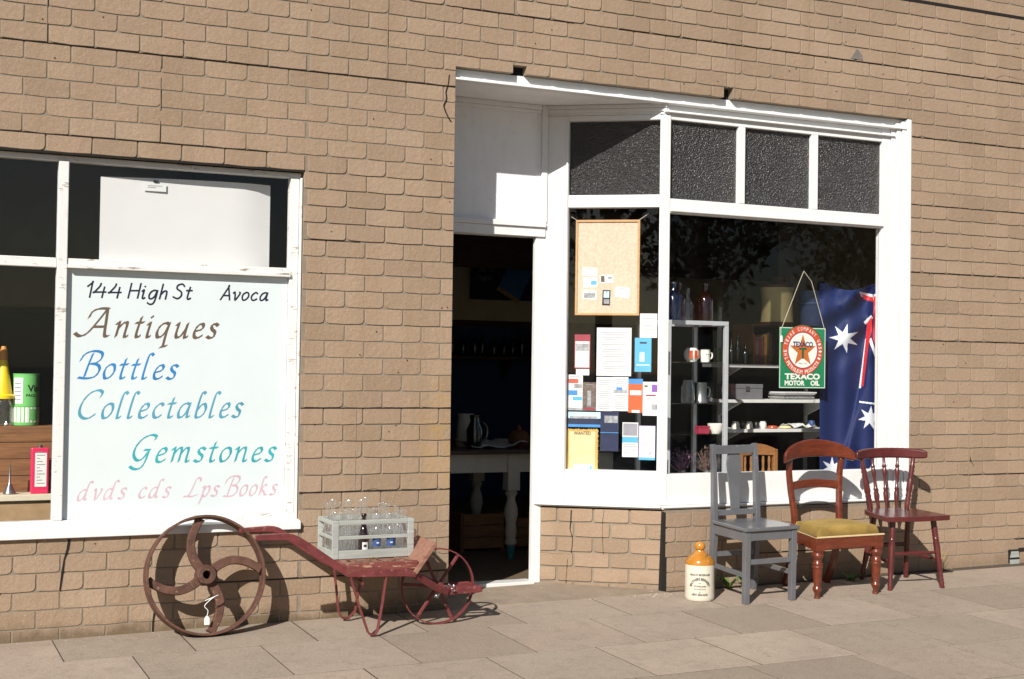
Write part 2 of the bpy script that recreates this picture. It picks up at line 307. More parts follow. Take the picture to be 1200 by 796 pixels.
M = dict(
    brick=brick_material(), slab=slab_material(), white=white_paint('white_gloss_paint'), worn=white_paint('flaking_white_paint', (.70, .69, .67), .06),
    panel=white_paint('white_panel_paint', (.86, .855, .86)),
    gap=simple('dark_gap', (.012, .010, .008), .95, bmp=0), mortar=simple('cement_seam', (.225, .180, .134), .95, var=.15, scale=30, bmp=.3, tone=0),
    glass=pane_glass('window_glass', refl=.018, dirt=.003), obsc=hammered_glass(),
    signw=simple('painted_sign_white', (.60, .66, .668), .5, var=.035, scale=3, bmp=.03), sheet=simple('white_card', (.62, .62, .61), .8, var=.04, scale=3, bmp=.05),
    concrete=simple('concrete_apron', (.25, .195, .145), .92, var=.2, scale=7, bmp=.5, bdist=.003),
    asphalt=simple('asphalt', (.055, .053, .05), .9, var=.25, scale=9, bmp=.6, bdist=.004), kerb=simple('kerb_stone', (.26, .24, .21), .9, var=.2, bmp=.4),
    soil=simple('verge_ground', (.10, .085, .05), .95, var=.4, scale=2, bmp=.5),
    rust=simple('rusty_iron', (.105, .050, .034), .75, var=.45, scale=16, bmp=.6, metal=.25, chips=(.21, .115, .08), chip_t=.6),
    redpaint=simple('worn_red_paint', (.135, .028, .028), .55, var=.35, scale=14, bmp=.25, chips=(.20, .085, .075), chip_t=.60),
    redwood=wood('worn_red_wood', (.19, .048, .038), (.10, .02, .016), .65, chips=(.36, .21, .13), chip_t=.56, bmp=.4),
    barewood=wood('weathered_red_board', (.30, .17, .115), (.18, .062, .045), .8, bmp=.5),
    greycrate=wood('grey_painted_wood', (.38, .39, .36), (.25, .26, .24), .75, chips=(.38, .38, .34), bmp=.4),
    greypaint=simple('grey_gloss_paint', (.110, .112, .122), .28, var=.14, scale=9, bmp=.10, spec=.5, coat=.5, chips=(.21, .20, .19), chip_t=.64),
    mahog=wood('polished_mahogany', (.165, .032, .011), (.075, .014, .006), .28, axis=(1.5, 9, 9), coat=.6, bmp=.06),
    oxblood=simple('oxblood_gloss_paint', (.085, .016, .015), .32, var=.3, scale=14, bmp=.15, spec=.5, coat=.3, chips=(.045, .012, .010), chip_t=.62),
    velvet=velvet(), piping=simple('cream_braid', (.55, .40, .22), .8, scale=60, bmp=.4),
    stone=simple('cream_stoneware', (.60, .555, .455), .25, var=.06, scale=10, bmp=.05, coat=.6), ochre=simple('ochre_salt_glaze', (.42, .17, .020), .18, var=.35, scale=11, bmp=.1, coat=.8),
    ink=simple('black_ink', (.02, .02, .022), .5, bmp=0, var=.3, scale=40), alu=simple('aluminium_frame', (.58, .60, .62), .38, metal=.35, var=.08, bmp=.05),
    cork=simple('cork_sheet', (.53, .45, .34), .9, var=.16, scale=60, bmp=.4), pine=wood('pine_frame', (.52, .30, .12), (.40, .21, .075), .5),
    oldwood=wood('old_crate_wood', (.27, .125, .045), (.12, .05, .02), .7, bmp=.4), darkwood=wood('dark_brown_wood', (.085, .038, .018), (.035, .016, .009), .5),
    shelf=simple('cream_shelf_paint', (.62, .56, .42), .6, var=.08), shelfw=simple('white_shelf_paint', (.60, .60, .58), .6, var=.08),
    cream=simple('cream_wall_paint', (.66, .57, .38), .85, var=.08, scale=3), blue=simple('blue_wall_paint', (.018, .062, .145), .8, var=.1, scale=3),
    ceil=simple('dim_board_ceiling', (.36, .33, .28), .9), floor=wood('worn_floor_boards', (.17, .125, .075), (.10, .07, .04), .7, axis=(14, 1, 14), scale=3),
    tabletop=simple('dark_table_top', (.06, .035, .025), .4), tableleg=simple('cream_table_paint', (.50, .47, .40), .55, var=.1), teal=simple('teal_paint', (.02, .19, .19), .5),
    string=simple('twine', (.50, .44, .33), .9, bmp=0), tagp=simple('white_tag_card', (.80, .80, .78), .7, bmp=0, var=.03),
    leaf=simple('weed_leaf', (.075, .13, .03), .6, var=.3, scale=30, bmp=0), drygrass=simple('dry_grass', (.40, .31, .14), .8, var=.2, bmp=0),
    green=simple('sign_green_enamel', (.012, .195, .085), .35, var=.12, scale=20, bmp=.05, chips=(.30, .26, .18), chip_t=.67),
    signorange=simple('sign_orange_enamel', (.50, .135, .03), .35, var=.15, bmp=0), signred=simple('sign_red_enamel', (.56, .075, .03), .35, var=.1, bmp=0), signcream=simple('sign_white_enamel', (.76, .74, .68), .35, var=.05, bmp=0),
    signblue=simple('sign_navy_enamel', (.02, .025, .10), .35, bmp=0), signdarkgreen=simple('sign_dark_green', (.02, .09, .04), .35, bmp=0),
    flagblue=simple('flag_blue_nylon', (.010, .019, .085), .65, var=.15, scale=5, bmp=.1, spec=.25), flagwhite=simple('flag_white_nylon', (.62, .65, .70), .7, var=.04, bmp=0), flagred=simple('flag_red_nylon', (.60, .035, .04), .5, var=.1, bmp=0),
    bottle=bottle_glass('clear_bottle_glass', (.99, .992, .992), .17, (.97, .98, .98)), brownb=bottle_glass('brown_bottle_glass', (.28, .075, .03), .30, (.20, .05, .02)),
    blueb=bottle_glass('blue_bottle_glass', (.03, .22, .62), .30, (.02, .16, .5)), amberb=bottle_glass('amber_bottle_glass', (.55, .22, .03), .30, (.45, .17, .02)),
    greenb=bottle_glass('green_bottle_glass', (.03, .20, .07), .25, (.03, .2, .07)), pinkb=bottle_glass('mauve_bottle_glass', (.62, .42, .58), .15, (.5, .3, .45)),
    bluelab=simple('blue_bottle_label', (.03, .07, .20), .5, bmp=0), whitelab=simple('white_bottle_label', (.60, .60, .58), .5, bmp=0),
    drum=simple('buff_drum_card', (.72, .60, .30), .6, var=.08), drumband=simple('brown_drum_rim', (.11, .045, .02), .5), bluetub=simple('dusty_blue_tub', (.13, .19, .40), .5, var=.1),
    tingreen=simple('light_green_tin', (.16, .50, .15), .3, var=.06, bmp=0), tinwhite=simple('tin_white', (.74, .75, .70), .35, var=.04, bmp=0), black=simple('black_print', (.02, .02, .02), .4, bmp=0),
    yellow=simple('yellow_plastic', (.80, .58, .02), .35, var=.05, bmp=0), orange=simple('faded_orange_cap', (.50, .22, .05), .5, bmp=0), tinred=simple('pink_red_tin', (.62, .03, .10), .35, var=.1, bmp=0),
    steel=simple('dull_steel', (.25, .25, .25), .35, metal=.8, var=.2), greybox=simple('grey_metal_box', (.13, .13, .14), .5, var=.15),
    redpot=simple('red_glaze', (.50, .07, .025), .25, bmp=0), whitepot=simple('white_glaze', (.74, .72, .66), .25, bmp=0, var=.05),
    dry=simple('dried_flower_stems', (.16, .10, .08), .9, bmp=0, var=.4, scale=30), mauve=simple('dried_mauve_flowers', (.20, .10, .16), .9, bmp=0, var=.3, scale=30),
    honey=wood('honey_pine_chair', (.30, .14, .045), (.20, .08, .025), .4, coat=.3),
    bark=simple('tree_bark', (.09, .07, .05), .95, var=.3, bmp=.8, bdist=.02), foliage=simple('tree_foliage', (.035, .055, .018), .7, var=.5, scale=3, bmp=0),
    gold=simple('old_paper', (.50, .32, .09), .8, var=.25, scale=9, bmp=.05), paper=simple('white_paper', (.62, .625, .62), .75, var=.03, scale=5, bmp=0), greyink=simple('grey_print', (.26, .26, .29), .8, bmp=0),
    maroon=simple('maroon_print', (.28, .025, .05), .6, bmp=0), skyblue=simple('sky_blue_print', (.08, .36, .55), .6, var=.12, scale=12, bmp=0), palesky=simple('pale_blue_print', (.45, .66, .78), .6, bmp=0, scale=12),
    navy=simple('navy_print', (.012, .02, .06), .6, bmp=0), orangep=simple('orange_print', (.55, .10, .025), .6, var=.08, bmp=0), brownp=simple('brown_photo_print', (.13, .10, .08), .6, var=.6, scale=40, bmp=0),
    lavender=simple('lavender_print', (.52, .49, .64), .6, var=.06, bmp=0), purple=simple('purple_print', (.20, .08, .35), .6, bmp=0), midblue=simple('mid_blue_print', (.05, .22, .50), .6, bmp=0), greyphoto=simple('grey_photo_print', (.28, .29, .30), .6, var=.6, scale=50, bmp=0),
    redcar=simple('red_print', (.45, .08, .05), .6, bmp=0), tbrown=simple('brown_sign_paint', (.125, .085, .058), .5, bmp=0, var=.15), tblue=simple('blue_sign_paint', (.028, .19, .44), .5, bmp=0, var=.2, scale=6),
    tsteel=simple('steel_blue_sign_paint', (.075, .29, .40), .5, bmp=0, var=.2, scale=6), tteal=simple('teal_sign_paint', (.03, .33, .37), .5, bmp=0, var=.25, scale=6), tpink=simple('faded_pink_sign_paint', (.57, .38, .44), .5, bmp=0, var=.12, scale=8), tnavy=simple('ink_navy_sign_paint', (.015, .018, .035), .5, bmp=0),
)
# ================================================================== THE SETTING
# ---- ground, paving, kerb, road
g = MB(); g.add([(-400, -400, -.40), (400, -400, -.40), (400, 400, -.40), (-400, 400, -.40)], [(0, 1, 2, 3)])
tag(g.build('ground', M['soil']), kind='structure')
XW0, XW1 = -3.0, 11.0
def ysk(y, x): return y-.0175*(x-3.3)           # the paving courses run slightly askew to the shop
rows = [-.03, -.495, -1.065, -1.63, -2.19, -2.75, -3.1]
joints = {0: [.81, 1.39, 1.97, 2.53, 3.07, 3.68, 4.28, 4.83, 5.33, 5.92, 6.5], 1: [1.105, 1.69, 2.275, 2.85, 3.425, 3.98, 4.52, 5.105, 5.68, 6.25], 2: [.62, 1.3, 2.0, 2.585, 3.15, 3.70, 4.255, 4.82, 5.40, 5.97]}
sl = MB(); sb = MB()
for ri in range(len(rows)-1):
    js = joints.get(ri) or [1.0+.3*(ri % 2)+.58*k for k in range(10)]
    js = [js[0]-.58*k for k in range(8, 0, -1)]+js+[js[-1]+.58*k for k in range(1, 8)]
    for a, b in zip(js[:-1], js[1:]):
        gap = random.uniform(.0030, .0058); sl.tone = random.random()
        dz = random.uniform(0, .0008); tx = 0
        ya, yb = rows[ri+1], rows[ri]
        P = [(a+gap, ysk(ya, a)+gap), (b-gap, ysk(ya, b)+gap), (b-gap, ysk(yb, b)-gap), (a+gap, ysk(yb, a)-gap)]
        top = [Vector((x, y, gz(x, max(y, -3.19))+dz+tx*(x-(a+b)/2))) for x, y in P]
        c = sum(top, Vector())/4
        inn = [c+(p-c)*.9985 for p in top]; low = [p-Vector((0, 0, .05)) for p in top]; mid = [p-Vector((0, 0, .0025)) for p in top]
        sl.add(inn+mid+low, [(0, 1, 2, 3)]+[(k, 4+k, 4+(k+1) % 4, (k+1) % 4) for k in range(4)]+[(4+k, 8+k, 8+(k+1) % 4, 4+(k+1) % 4) for k in range(4)])
tag(sl.build('pavement', M['slab']), kind='structure')
sb.add([(x, y, gz(x, y)-.0012) for x, y in ((-8, -3.1), (16, -3.1), (16, .2), (-8, .2))], [(0, 1, 2, 3)])
tag(sb.build('pavement_bed', simple('joint_dirt', (.075, .055, .038), .95, bmp=.3)), kind='structure')
k = MB()
for i in range(18):
    a = -8+1.3*i
    k.add([(a+.004, -3.35, gz(a, -3.1)-.30), (a+1.296, -3.35, gz(a+1.3, -3.1)-.30), (a+1.296, -3.35, gz(a+1.3, -3.1)-.004), (a+.004, -3.35, gz(a, -3.1)-.004),
           (a+.004, -3.16, gz(a, -3.1)-.30), (a+1.296, -3.16, gz(a+1.3, -3.1)-.30), (a+1.296, -3.16, gz(a+1.3, -3.1)), (a+.004, -3.16, gz(a, -3.1))], [(0, 1, 2, 3), (4, 5, 6, 7), (0, 1, 5, 4), (3, 2, 6, 7), (0, 3, 7, 4), (1, 2, 6, 5)])
tag(k.build('kerb', M['kerb'], bevel=.012), kind='structure')
rd = MB(); rd.add([(-60, -15.5, -.24), (60, -15.5, -.24), (60, -3.35, -.22), (-60, -3.35, -.22)], [(0, 1, 2, 3)])
tag(rd.build('road', M['asphalt']), kind='structure')

# ================================================================== THE SHOP BUILDING
shop = thing('shop_building', 'long tan shopfront clad in brick-pattern sheets with white timber windows and an open doorway', 'building', (0, 0, 0))
ZJ, CH, BP, BX = 1.077, .0866, .2135, 2.23
LW = (-.75, 2.0, .478, 2.30)               # left window opening x0 x1 z0 z1
DX0, DX1, DZ1 = 2.832, 5.992, 2.925        # right opening
CX = at(778, 500, .03).x                   # corner post of the bay
BZ = .488                                  # top of the brick dado under the bay
notches = [(at(601, 88).x, at(617, 88).x, .045), (at(848, 117).x, at(859, 117).x, .062)]
wall = MB()
rects = [(XW0, LW[0], -.3, 4.0), (LW[0], LW[1], -.3, LW[2]), (LW[0], LW[1], LW[3], 4.0), (LW[1], DX0, -.3, 4.0), (CX, DX1, -.3, BZ), (DX1, XW1, -.3, 4.0)]
x = DX0
for n0, n1, nh in notches:
    rects += [(x, n0, DZ1, 4.0), (n0, n1, DZ1+nh, 4.0)]; x = n1
rects.append((x, DX1, DZ1, 4.0))
wall.m = 1
for x0, x1, z0, z1 in rects: wall.span((x0, 0, z0), (x1, .05, z1))
wall.span((DX0-.12, .052, -.3), (DX0-.002, .56, 3.1))            # return of the doorway
wall.m = 0
def brick(wl, x0, x1, z0, z1, y0, clipL, clipR, tilt, ux=None, org=None):
    """one raised brick pattern unit: square top corners, rounded sagging lower corners"""
    rr = min(random.choice([.003, .006, .011, .018]), (x1-x0)*.3); r2 = min(random.choice([.003, .007, .013, .020]), (x1-x0)*.3); sag = random.uniform(.0005, .004); wob = lambda: random.uniform(-.0012, .0012)
    o = [(x0, z1), (x1+wob()*.5, z1+wob())]
    o += [(x1+wob(), z0+r2+wob()), (x1-r2*.3, z0+r2*.3), (x1-r2, z0)] if not clipR else [(x1, z0)]
    o += [(lerp(x0, x1, .5), z0-sag)]
    o += [(x0+rr, z0+wob()), (x0+rr*.3, z0+rr*.3), (x0, z0+rr)] if not clipL else [(x0, z0)]
    cx, cz = (x0+x1)/2, (z0+z1)/2
    f = lambda X, Y, Z: (X, Y, Z) if ux is None else tuple(org+ux*X+Vector((-ux.y*-1, -ux.x, 0))*0+ND*(-Y)+Vector((0, 0, Z)))
    n = len(o); d = .0016
    A = [f(X, 0, Z) for X, Z in o]
    B = [f(X, y0*.72-tilt*(z1-Z), Z) for X, Z in o]
    Cc = [f(X+(d if X < cx else -d), y0-tilt*(z1-Z), Z+(d if Z < cz else -d*.6)) for X, Z in o]
    wl.add(A+B+Cc, [tuple(2*n+i for i in range(n))]+[(i, (i+1) % n, n+(i+1) % n, n+i) for i in range(n)]+[(n+i, n+(i+1) % n, 2*n+(i+1) % n, 2*n+i) for i in range(n)])
for x0, x1, z0, z1 in rects:
    k0 = math.floor((z0-ZJ)/CH)-1; k1 = math.ceil((z1-ZJ)/CH)+1
    for k in range(k0, k1):
        zb, zt = ZJ+CH*k+.0082, ZJ+CH*(k+1)
        zb2, zt2 = max(zb, z0), min(zt, z1)
        if zt2-zb2 < .012: continue
        sheet = k//5; ph = BX+(BP/2 if k % 2 else 0)
        i = math.floor((x0-ph)/BP)-1
        while ph+i*BP < x1:
            a, b = ph+i*BP+.0042, ph+(i+1)*BP-.0042; a2, b2 = max(a, x0), min(b, x1); i += 1
            if b2-a2 < .014: continue
            random.seed(int((a+50)*977)+k*131)
            wall.tone = random.random()
            prot = -.0030-.0011*((sheet*7+int((a+9)/1.7)*3) % 3)
            brick(wall, a2, b2, zb2, zt2, prot, a2 != a, b2 != b, .012 if k % 5 == 0 else .003)
# open joints where the sheets meet, cracks and broken bits (dark hollows between the sheets)
wall.m = 2
def hole(z):                                # x ranges of a horizontal joint not lost in an opening
    segs = [(XW0, XW1)]
    for a, b, c, d in ((LW[0], LW[1], LW[2]-.01, LW[3]+.005), (DX0, DX1, -1, DZ1+.005)):
        if c < z < d: segs = [(p, q) for s0, s1 in segs for p, q in ((s0, min(s1, a)), (max(s0, b), s1)) if q-p > .03]
    if z < BZ: segs.append((CX, DX1))
    return segs
random.seed(5)
for j in range(-3, 7):
    z = ZJ+.433*j
    for s0, s1 in hole(z):
        x = s0
        while x < s1:
            ln = min(random.uniform(.25, .9), s1-x); h = random.choice([.0012, .002, .003, .004, .0012])
            if z > 3.5 and x > 5: h = .02
            if random.random() < .74 or h > .01: wall.span((x, -.0062-.001*random.random(), z+.002), (x+ln, -.0005, z+.002+h))
            x += ln
def crack(pts, w, keep=1.0):
    for (x0, z0, w0), (x1, z1, w1) in zip([(*p, w*random.uniform(.6, 1.2)) for p in pts[:-1]], [(*p, w*random.uniform(.6, 1.2)) for p in pts[1:]]):
        if random.random() > keep: continue
        wall.add([(x0-w0/2, -.0072, z0), (x0+w0/2, -.0072, z0), (x1+w1/2, -.0072, z1), (x1-w1/2, -.0072, z1), (x0-w0/2, -.0006, z0), (x0+w0/2, -.0006, z0), (x1+w1/2, -.0006, z1), (x1-w1/2, -.0006, z1)],
                 [(0, 1, 2, 3), (4, 5, 6, 7), (0, 1, 5, 4), (1, 2, 6, 5), (2, 3, 7, 6), (3, 0, 4, 7)])
def pcrack(px, w): crack([(at(*p).x, at(*p).z) for p in px], w)
def vjoint(px, zlo, zhi, w=.0034):
    x = at(px, 300).x; n = max(3, int((zhi-zlo)/.05))
    crack([(x+random.uniform(-.0012, .0012), lerp(zlo, zhi, t/n)) for t in range(n+1)], w, .9)
wall.m = 1
for px, zlo, zhi in ((49, 2.815, 3.24), (184, 2.385, 2.805), (450, 2.815, 3.24), (858, 2.93, 3.24), (945, 3.25, 3.67), (1061, 2.93, 2.81+.43), (420, .65, 1.07), (1136, .21, 1.07), (784, 3.25, 3.6)):
    vjoint(px, zlo, zhi)
wall.m = 2
pcrack([(81, 632), (79, 644), (75, 656), (73, 670), (70, 692)], .010)
pcrack([(181, 716), (179, 728), (178.5, 740)], .008)
pcrack([(526, 88), (525, 98), (522, 108), (523, 116), (519.5, 124), (522, 132), (525, 138), (528, 143)], .007)
pcrack([(1166, 92), (1174, 89), (1182, 90), (1192, 93), (1200, 94)], .004)
pcrack([(1136, 535), (1137, 541), (1141, 546)], .005)
pcrack([(430, 574), (438, 572.5), (444, 574)], .008)
random.seed(3)
for i in range(190):                         # nail heads and little holes
    x, z = random.uniform(0, 8), random.uniform(.2, 3.6)
    if (LW[0] < x < LW[1]+.03 and LW[2]-.03 < z < LW[3]+.03) or (DX0-.02 < x < DX1+.02 and z < DZ1+.03): continue
    wall.lathe([(.0032, 0), (.0032, .003)], (x, -.0078, z), (0, 1, 0), 6)
wall.span((DX0, .05, DZ1+.001), (DX1, .056, DZ1+.09))
# the dark slot under the sill strip and above the heads
wall.span((LW[0], -.004, LW[3]-.012), (LW[1], .0, LW[3]))
wall.m = 1
c0 = at(1003, 64)                            # broken corner that shows the grey sheet core
wall.m = 3
wall.prism([(c0.x-.045, -.0086, c0.z-.03), (c0.x+.05, -.0086, c0.z-.033), (c0.x+.045, -.0086, c0.z-.005), (c0.x+.004, -.0086, c0.z+.035)], (0, .008, 0))
# dado under the splayed side of the bay
XD = at(635, 450, .45).x; P0 = Vector((CX, .03, 0)); P1 = Vector((XD, .45, 0)); ST = (P1-P0).normalized(); ND = Vector((ST.y, -ST.x, 0)); ND = ND if ND.y < 0 else -ND
SLEN = (P1-P0).length
wall.m = 1
def spl(u, n, z): return P0+ST*u+ND*n+Vector((0, 0, z))
def sbox(mb, u0, u1, n0, n1, z0, z1): return mb.prism([spl(u0, n0, z0), spl(u1, n0, z0), spl(u1, n1, z0), spl(u0, n1, z0)], (0, 0, z1-z0))
USP = SLEN+.005
sbox(wall, -.03, USP+.06, -.05, -.004, -.3, BZ-.006)
wall.m = 0; random.seed(12)
def sbrick(u0, u1, z0, z1, cl, cr):
    rr = min(random.choice([.005, .010, .016]), (u1-u0)*.3); w = lambda: random.uniform(-.002, .002)
    o = [(u0, z1), (u1, z1+w())]+([(u1, z0)] if cr else [(u1, z0+rr), (u1-rr*.3, z0+rr*.3), (u1-rr, z0)])+[((u0+u1)/2, z0-.002+w())]+([(u0, z0)] if cl else [(u0+rr, z0+w()), (u0+rr*.3, z0+rr*.3), (u0, z0+rr)])
    n = len(o); cu, cz = (u0+u1)/2, (z0+z1)/2
    A = [spl(u, -.004, z) for u, z in o]; B = [spl(u, .002, z) for u, z in o]; Cc = [spl(u+(.0016 if u < cu else -.0016), .0035, z+(.0016 if z < cz else -.001)) for u, z in o]
    wall.add(A+B+Cc, [tuple(2*n+i for i in range(n))]+[(i, (i+1) % n, n+(i+1) % n, n+i) for i in range(n)]+[(n+i, n+(i+1) % n, 2*n+(i+1) % n, 2*n+i) for i in range(n)])
for k in range(-6, 6):
    zb, zt = BZ-.006-.087*(k+1)+.0105, BZ-.006-.087*k
    if k < 0: continue
    u = -.02-(.1 if k % 2 else 0)
    while u < USP+.05:
        a, b = max(u+.006, -.02), min(u+.207, USP+.05); wall.tone = random.random()
        if b-a > .02: sbrick(a, b, zb, zt, a != u+.006, b != u+.207)
        u += .213
wall.m = 2
def spx(px, py, n=.004):
    p = on_plane(px, py, P0+ND*n, ND); return (p-P0).dot(ST), p.z
def scrack(px, w):
    q = [spx(*p) for p in px]
    for (u0, z0), (u1, z1) in zip(q[:-1], q[1:]):
        w0 = w*random.uniform(.6, 1.2); wall.prism([spl(u0-w0/2, .0052, z0), spl(u0+w0/2, .0052, z0), spl(u1+w0/2, .0052, z1), spl(u1-w0/2, .0052, z1)], ND*-.006)
scrack([(669.5, 598), (669, 610), (668, 620), (671, 631), (670.5, 640), (669.5, 648)], .007)
scrack([(631, 647), (650, 649), (669.5, 649.5)], .006)
scrack([(665, 655), (664, 670), (663, 684)], .0035)
scrack([(708, 598), (706, 612), (706, 632), (707, 650)], .0022)
wall.prism([(CX-.03, -.002, -.1), (CX+.008, -.004, -.1), (CX+.008, -.004, BZ-.02), (CX-.012, -.002, BZ-.006)], (0, .03, 0))   # open corner joint
wall.build('wall', [M['brick'], M['mortar'], M['gap'], simple('grey_sheet_core', (.16, .14, .12), .9)], shop)

# ---- interior shell
XI0, XI1, YB, ZF, ZC = -1.6, 8.2, 5.4, .045, 3.12
f = MB(); f.span((XI0, .46, -.3), (XI1, YB, ZF)); f.build('interior_floor', M['floor'], shop)
f = MB(); f.span((XI0, .06, ZC), (XI1, YB, ZC+.1)); f.build('ceiling', M['ceil'], shop)
f = MB(); f.m = 0
f.span((XI0, YB, 1.72), (XI1, YB+.1, ZC)); f.span((XI0-.1, .06, 1.72), (XI0, YB, ZC)); f.span((XI1, .06, 2.5), (XI1+.1, 2.2, ZC)); f.span((XI1, 2.2, 1.72), (XI1+.1, YB, ZC)); f.m = 1
f.span((XI0, YB, 0), (XI1, YB+.1, 1.72)); f.span((XI0-.1, .06, 0), (XI0, YB, 1.72)); f.span((XI1, .06, 0), (XI1+.1, 2.2, .8)); f.span((XI1, 2.2, 0), (XI1+.1, YB, 1.72))
f.m = 2; f.span((XI0, YB-.03, 1.70), (XI1, YB, 1.76))
f.build('interior_wall', [M['cream'], M['blue'], M['darkwood']], shop)
f = MB(); f.span((XI0-.1, .05, 4.0), (XI1+.1, YB+.1, 4.1)); f.span((XI0-.1, YB+.1, -.3), (XI1+.1, YB+.2, 4.1)); f.span((XI0-.2, .05, -.3), (XI0-.1, YB+.2, 4.1)); f.span((XI1+.1, .05, -.3), (XI1+.2, YB+.2, .8)); f.span((XI1+.1, .05, 2.5), (XI1+.2, YB+.2, 4.1)); f.span((XI1+.1, 2.2, .8), (XI1+.2, YB+.2, 2.5))
f.build('roof', M['mortar'], shop)
f = MB(); f.span((LW[1]+.25, 4.4, at(850, 327, 4.4).z), (XI1-.01, 4.5, ZC)); f.span((2.12, .06, ZF), (2.2, 3.2, ZC)); f.build('added_dark_boards', M['darkwood'], shop)  # dark boards added to stand for the dark upper part of the room
f = MB(); f.span((XI0, .06, ZF), (2.1, .10, .47)); f.span((LW[1]+.01, .06, .4), (DX0-.13, .10, ZC)); f.span((XI0, .06, 2.33), (2.1, .10, ZC)); f.build('interior_lining', M['ceil'], shop)

f = MB(); f.span((XI1+.05, .06, .8), (XI1+.055, 2.2, 2.5)); f.build('added_daylight_pane', M['glass'], shop)  # unseen side opening, added to let sky light brighten the room

# ---- left shop window
lw = MB(); Y = .03
def hz(py, px=200, y=Y): return at(px, py, y).z
zT, zS = LW[3]-.012, LW[2]
z_tr1, z_tr0 = hz(308), hz(319)
z_b1, z_b0 = hz(606), hz(615)
xm0, xm1 = at(65, 400, Y).x, at(77, 400, Y).x; xr0, xr1 = at(338, 400, Y).x, LW[1]-.004
lw.m = 0
lw.span((LW[0], Y+.004, hz(198)), (xr1, .09, zT)); lw.span((LW[0], Y, z_b0-.01), (xr1, .09, z_b1))
lw.span((xr0, Y, z_b1), (xr1-.012, .09, hz(198))); lw.span((xr1-.010, .008, zS+.02), (xr1, .09, hz(198)))
win_l = lw.build('shop_window', M['worn'], shop, bevel=.003)
f = MB(); f.span((xm0, Y-.004, z_b1), (xm1, .085, hz(198))); f.build('mullion', M['worn'], win_l, bevel=.004)
f = MB(); f.span((LW[0], Y+.003, z_tr0), (xm0-.001, .085, z_tr1)); f.span((xm1+.001, Y+.003, z_tr0), (xr0-.001, .085, z_tr1)); f.span((xm1+.001, Y-.014, z_tr0-.001), (xr0+.004, Y+.002, z_tr0+.018)); f.build('transom', M['worn'], win_l, bevel=.003)
f = MB(); f.prism([(LW[0], -.028, zS-.012), (LW[0], -.028, zS+.028), (LW[0], .03, zS+.040), (LW[0], .03, zS-.012)], (LW[1]-LW[0]+.006, 0, 0)); f.build('sill', M['white'], win_l, bevel=.003)
for a, b, c, d in ((LW[0], xm0, z_tr1, hz(198)), (xm1, xr0, z_tr1, hz(198)), (LW[0], xm0, z_b1, z_tr0)):
    f = MB(); f.span((a, .058, c), (b, .062, d)); f.build('pane', M['glass'], win_l)

# ---- right shop window: flat front plus splayed side
YF, YG = .03, .060
zA = lambda px, py, y=YF: at(px, py, y).z
z_gb = zA(900, 553); z_rb = zA(900, 588.5); z_ap = BZ+.004
z_t0, z_t1 = zA(870, 255.5), zA(870, 239)
z_gt = zA(900, 152)
xs0, xs1 = at(1029, 400, YG).x, DX1-.003
w = MB()
w.span((CX-.012, YF, z_rb+.002), (xs0, YG+.03, z_gb)); 
w.span((CX-.012, YF-.036, z_rb-.012), (xs1-.001, YG+.02, z_rb+.001))          # sill nosing
w.span((CX-.012, YF-.018, z_ap), (xs1-.002, YG+.02, z_rb-.014))               # apron
fl = [(0, .0), (.05, .0), (.054, .010), (.095, .010), (.10, .018), (.15, .018), (.155, .028), (.205, .028), (.21, .036), (.30, .036)]
wid = xs1-xs0
for (a, ya), (b, yb) in zip(fl[::2], fl[1::2]):                                # stepped architrave, proudest outside
    w.span((xs1-wid*b/.30, ya-.004, z_rb-.010), (xs1-wid*a/.30-.0008, YG+.03, DZ1-.004-ya*1.6))
w.span((CX-.012, YF+.004, z_gt), (xs0, YG+.03, z_gt+.03))
# splayed side
def su(px, py=400, n=0): return spx(px, py, n)[0]
sz = lambda px, py, n=0: spx(px, py, n)[1]
u_st = su(664); u_c0 = su(771)
sg_b = sz(716, 551.5); sg_rb = sz(704, 594)+.0; sg_t0, sg_t1 = sz(716, 243), sz(716, 228.5); sg_gt = sz(716, 141)
sbox(w, u_st, USP, -.075, 0, z_rb+.002, sg_gt+.03); sbox(w, u_c0+.0, u_st, -.075, 0, z_rb+.002, sg_b); sbox(w, u_c0, u_st, -.075, -.004, sg_gt, sg_gt+.03)
sbox(w, .012, USP+.03, -.07, .036, z_rb-.012, z_rb+.001); sbox(w, .012, USP+.03, -.07, .018, z_ap, z_rb-.014)
sbox(w, u_st+.004, u_st+.014, -.02, .010, z_rb+.03, sg_gt+.02)
win_r = w.build('shop_window', M['white'], shop, bevel=.003)
f = MB(); f.prism([(CX-.014, YF-.002, z_rb+.003), (at(783.5, 400, YF).x, YF-.002, z_rb+.003), (at(783.5, 400, YF).x, YG+.03, z_rb+.003), tuple(spl(u_c0, -.075, z_rb+.003)), tuple(spl(u_c0, .002, z_rb+.003))], (0, 0, z_gt+.02-z_rb))
f.build('corner_post', M['white'], win_r, bevel=.004)
xc1 = at(783.5, 400, YF).x+.0005
f = MB(); f.span((xc1, YF+.002, z_t0), (xs0-.0005, YG+.03, z_t1)); f.span((xc1, YF-.012, z_t0+.008), (xs0-.0005, YF+.001, z_t0+.026)); f.build('transom', M['white'], win_r, bevel=.003)
f = MB(); sbox(f, u_c0+.0005, u_st-.0005, -.072, -.002, sg_t0, sg_t1); f.build('transom', M['white'], win_r, bevel=.003)
xb = [at(862.5, 200, YG).x, at(873.5, 200, YF).x, at(948, 200, YG).x, at(959, 200, YF).x]
for a, b in ((0, 1), (2, 3)):
    f = MB(); f.span((xb[a], YF+.001, z_t1+.0005), (xb[b], YG+.03, z_gt-.0005)); f.build('glazing_bar', M['white'], win_r, bevel=.004)
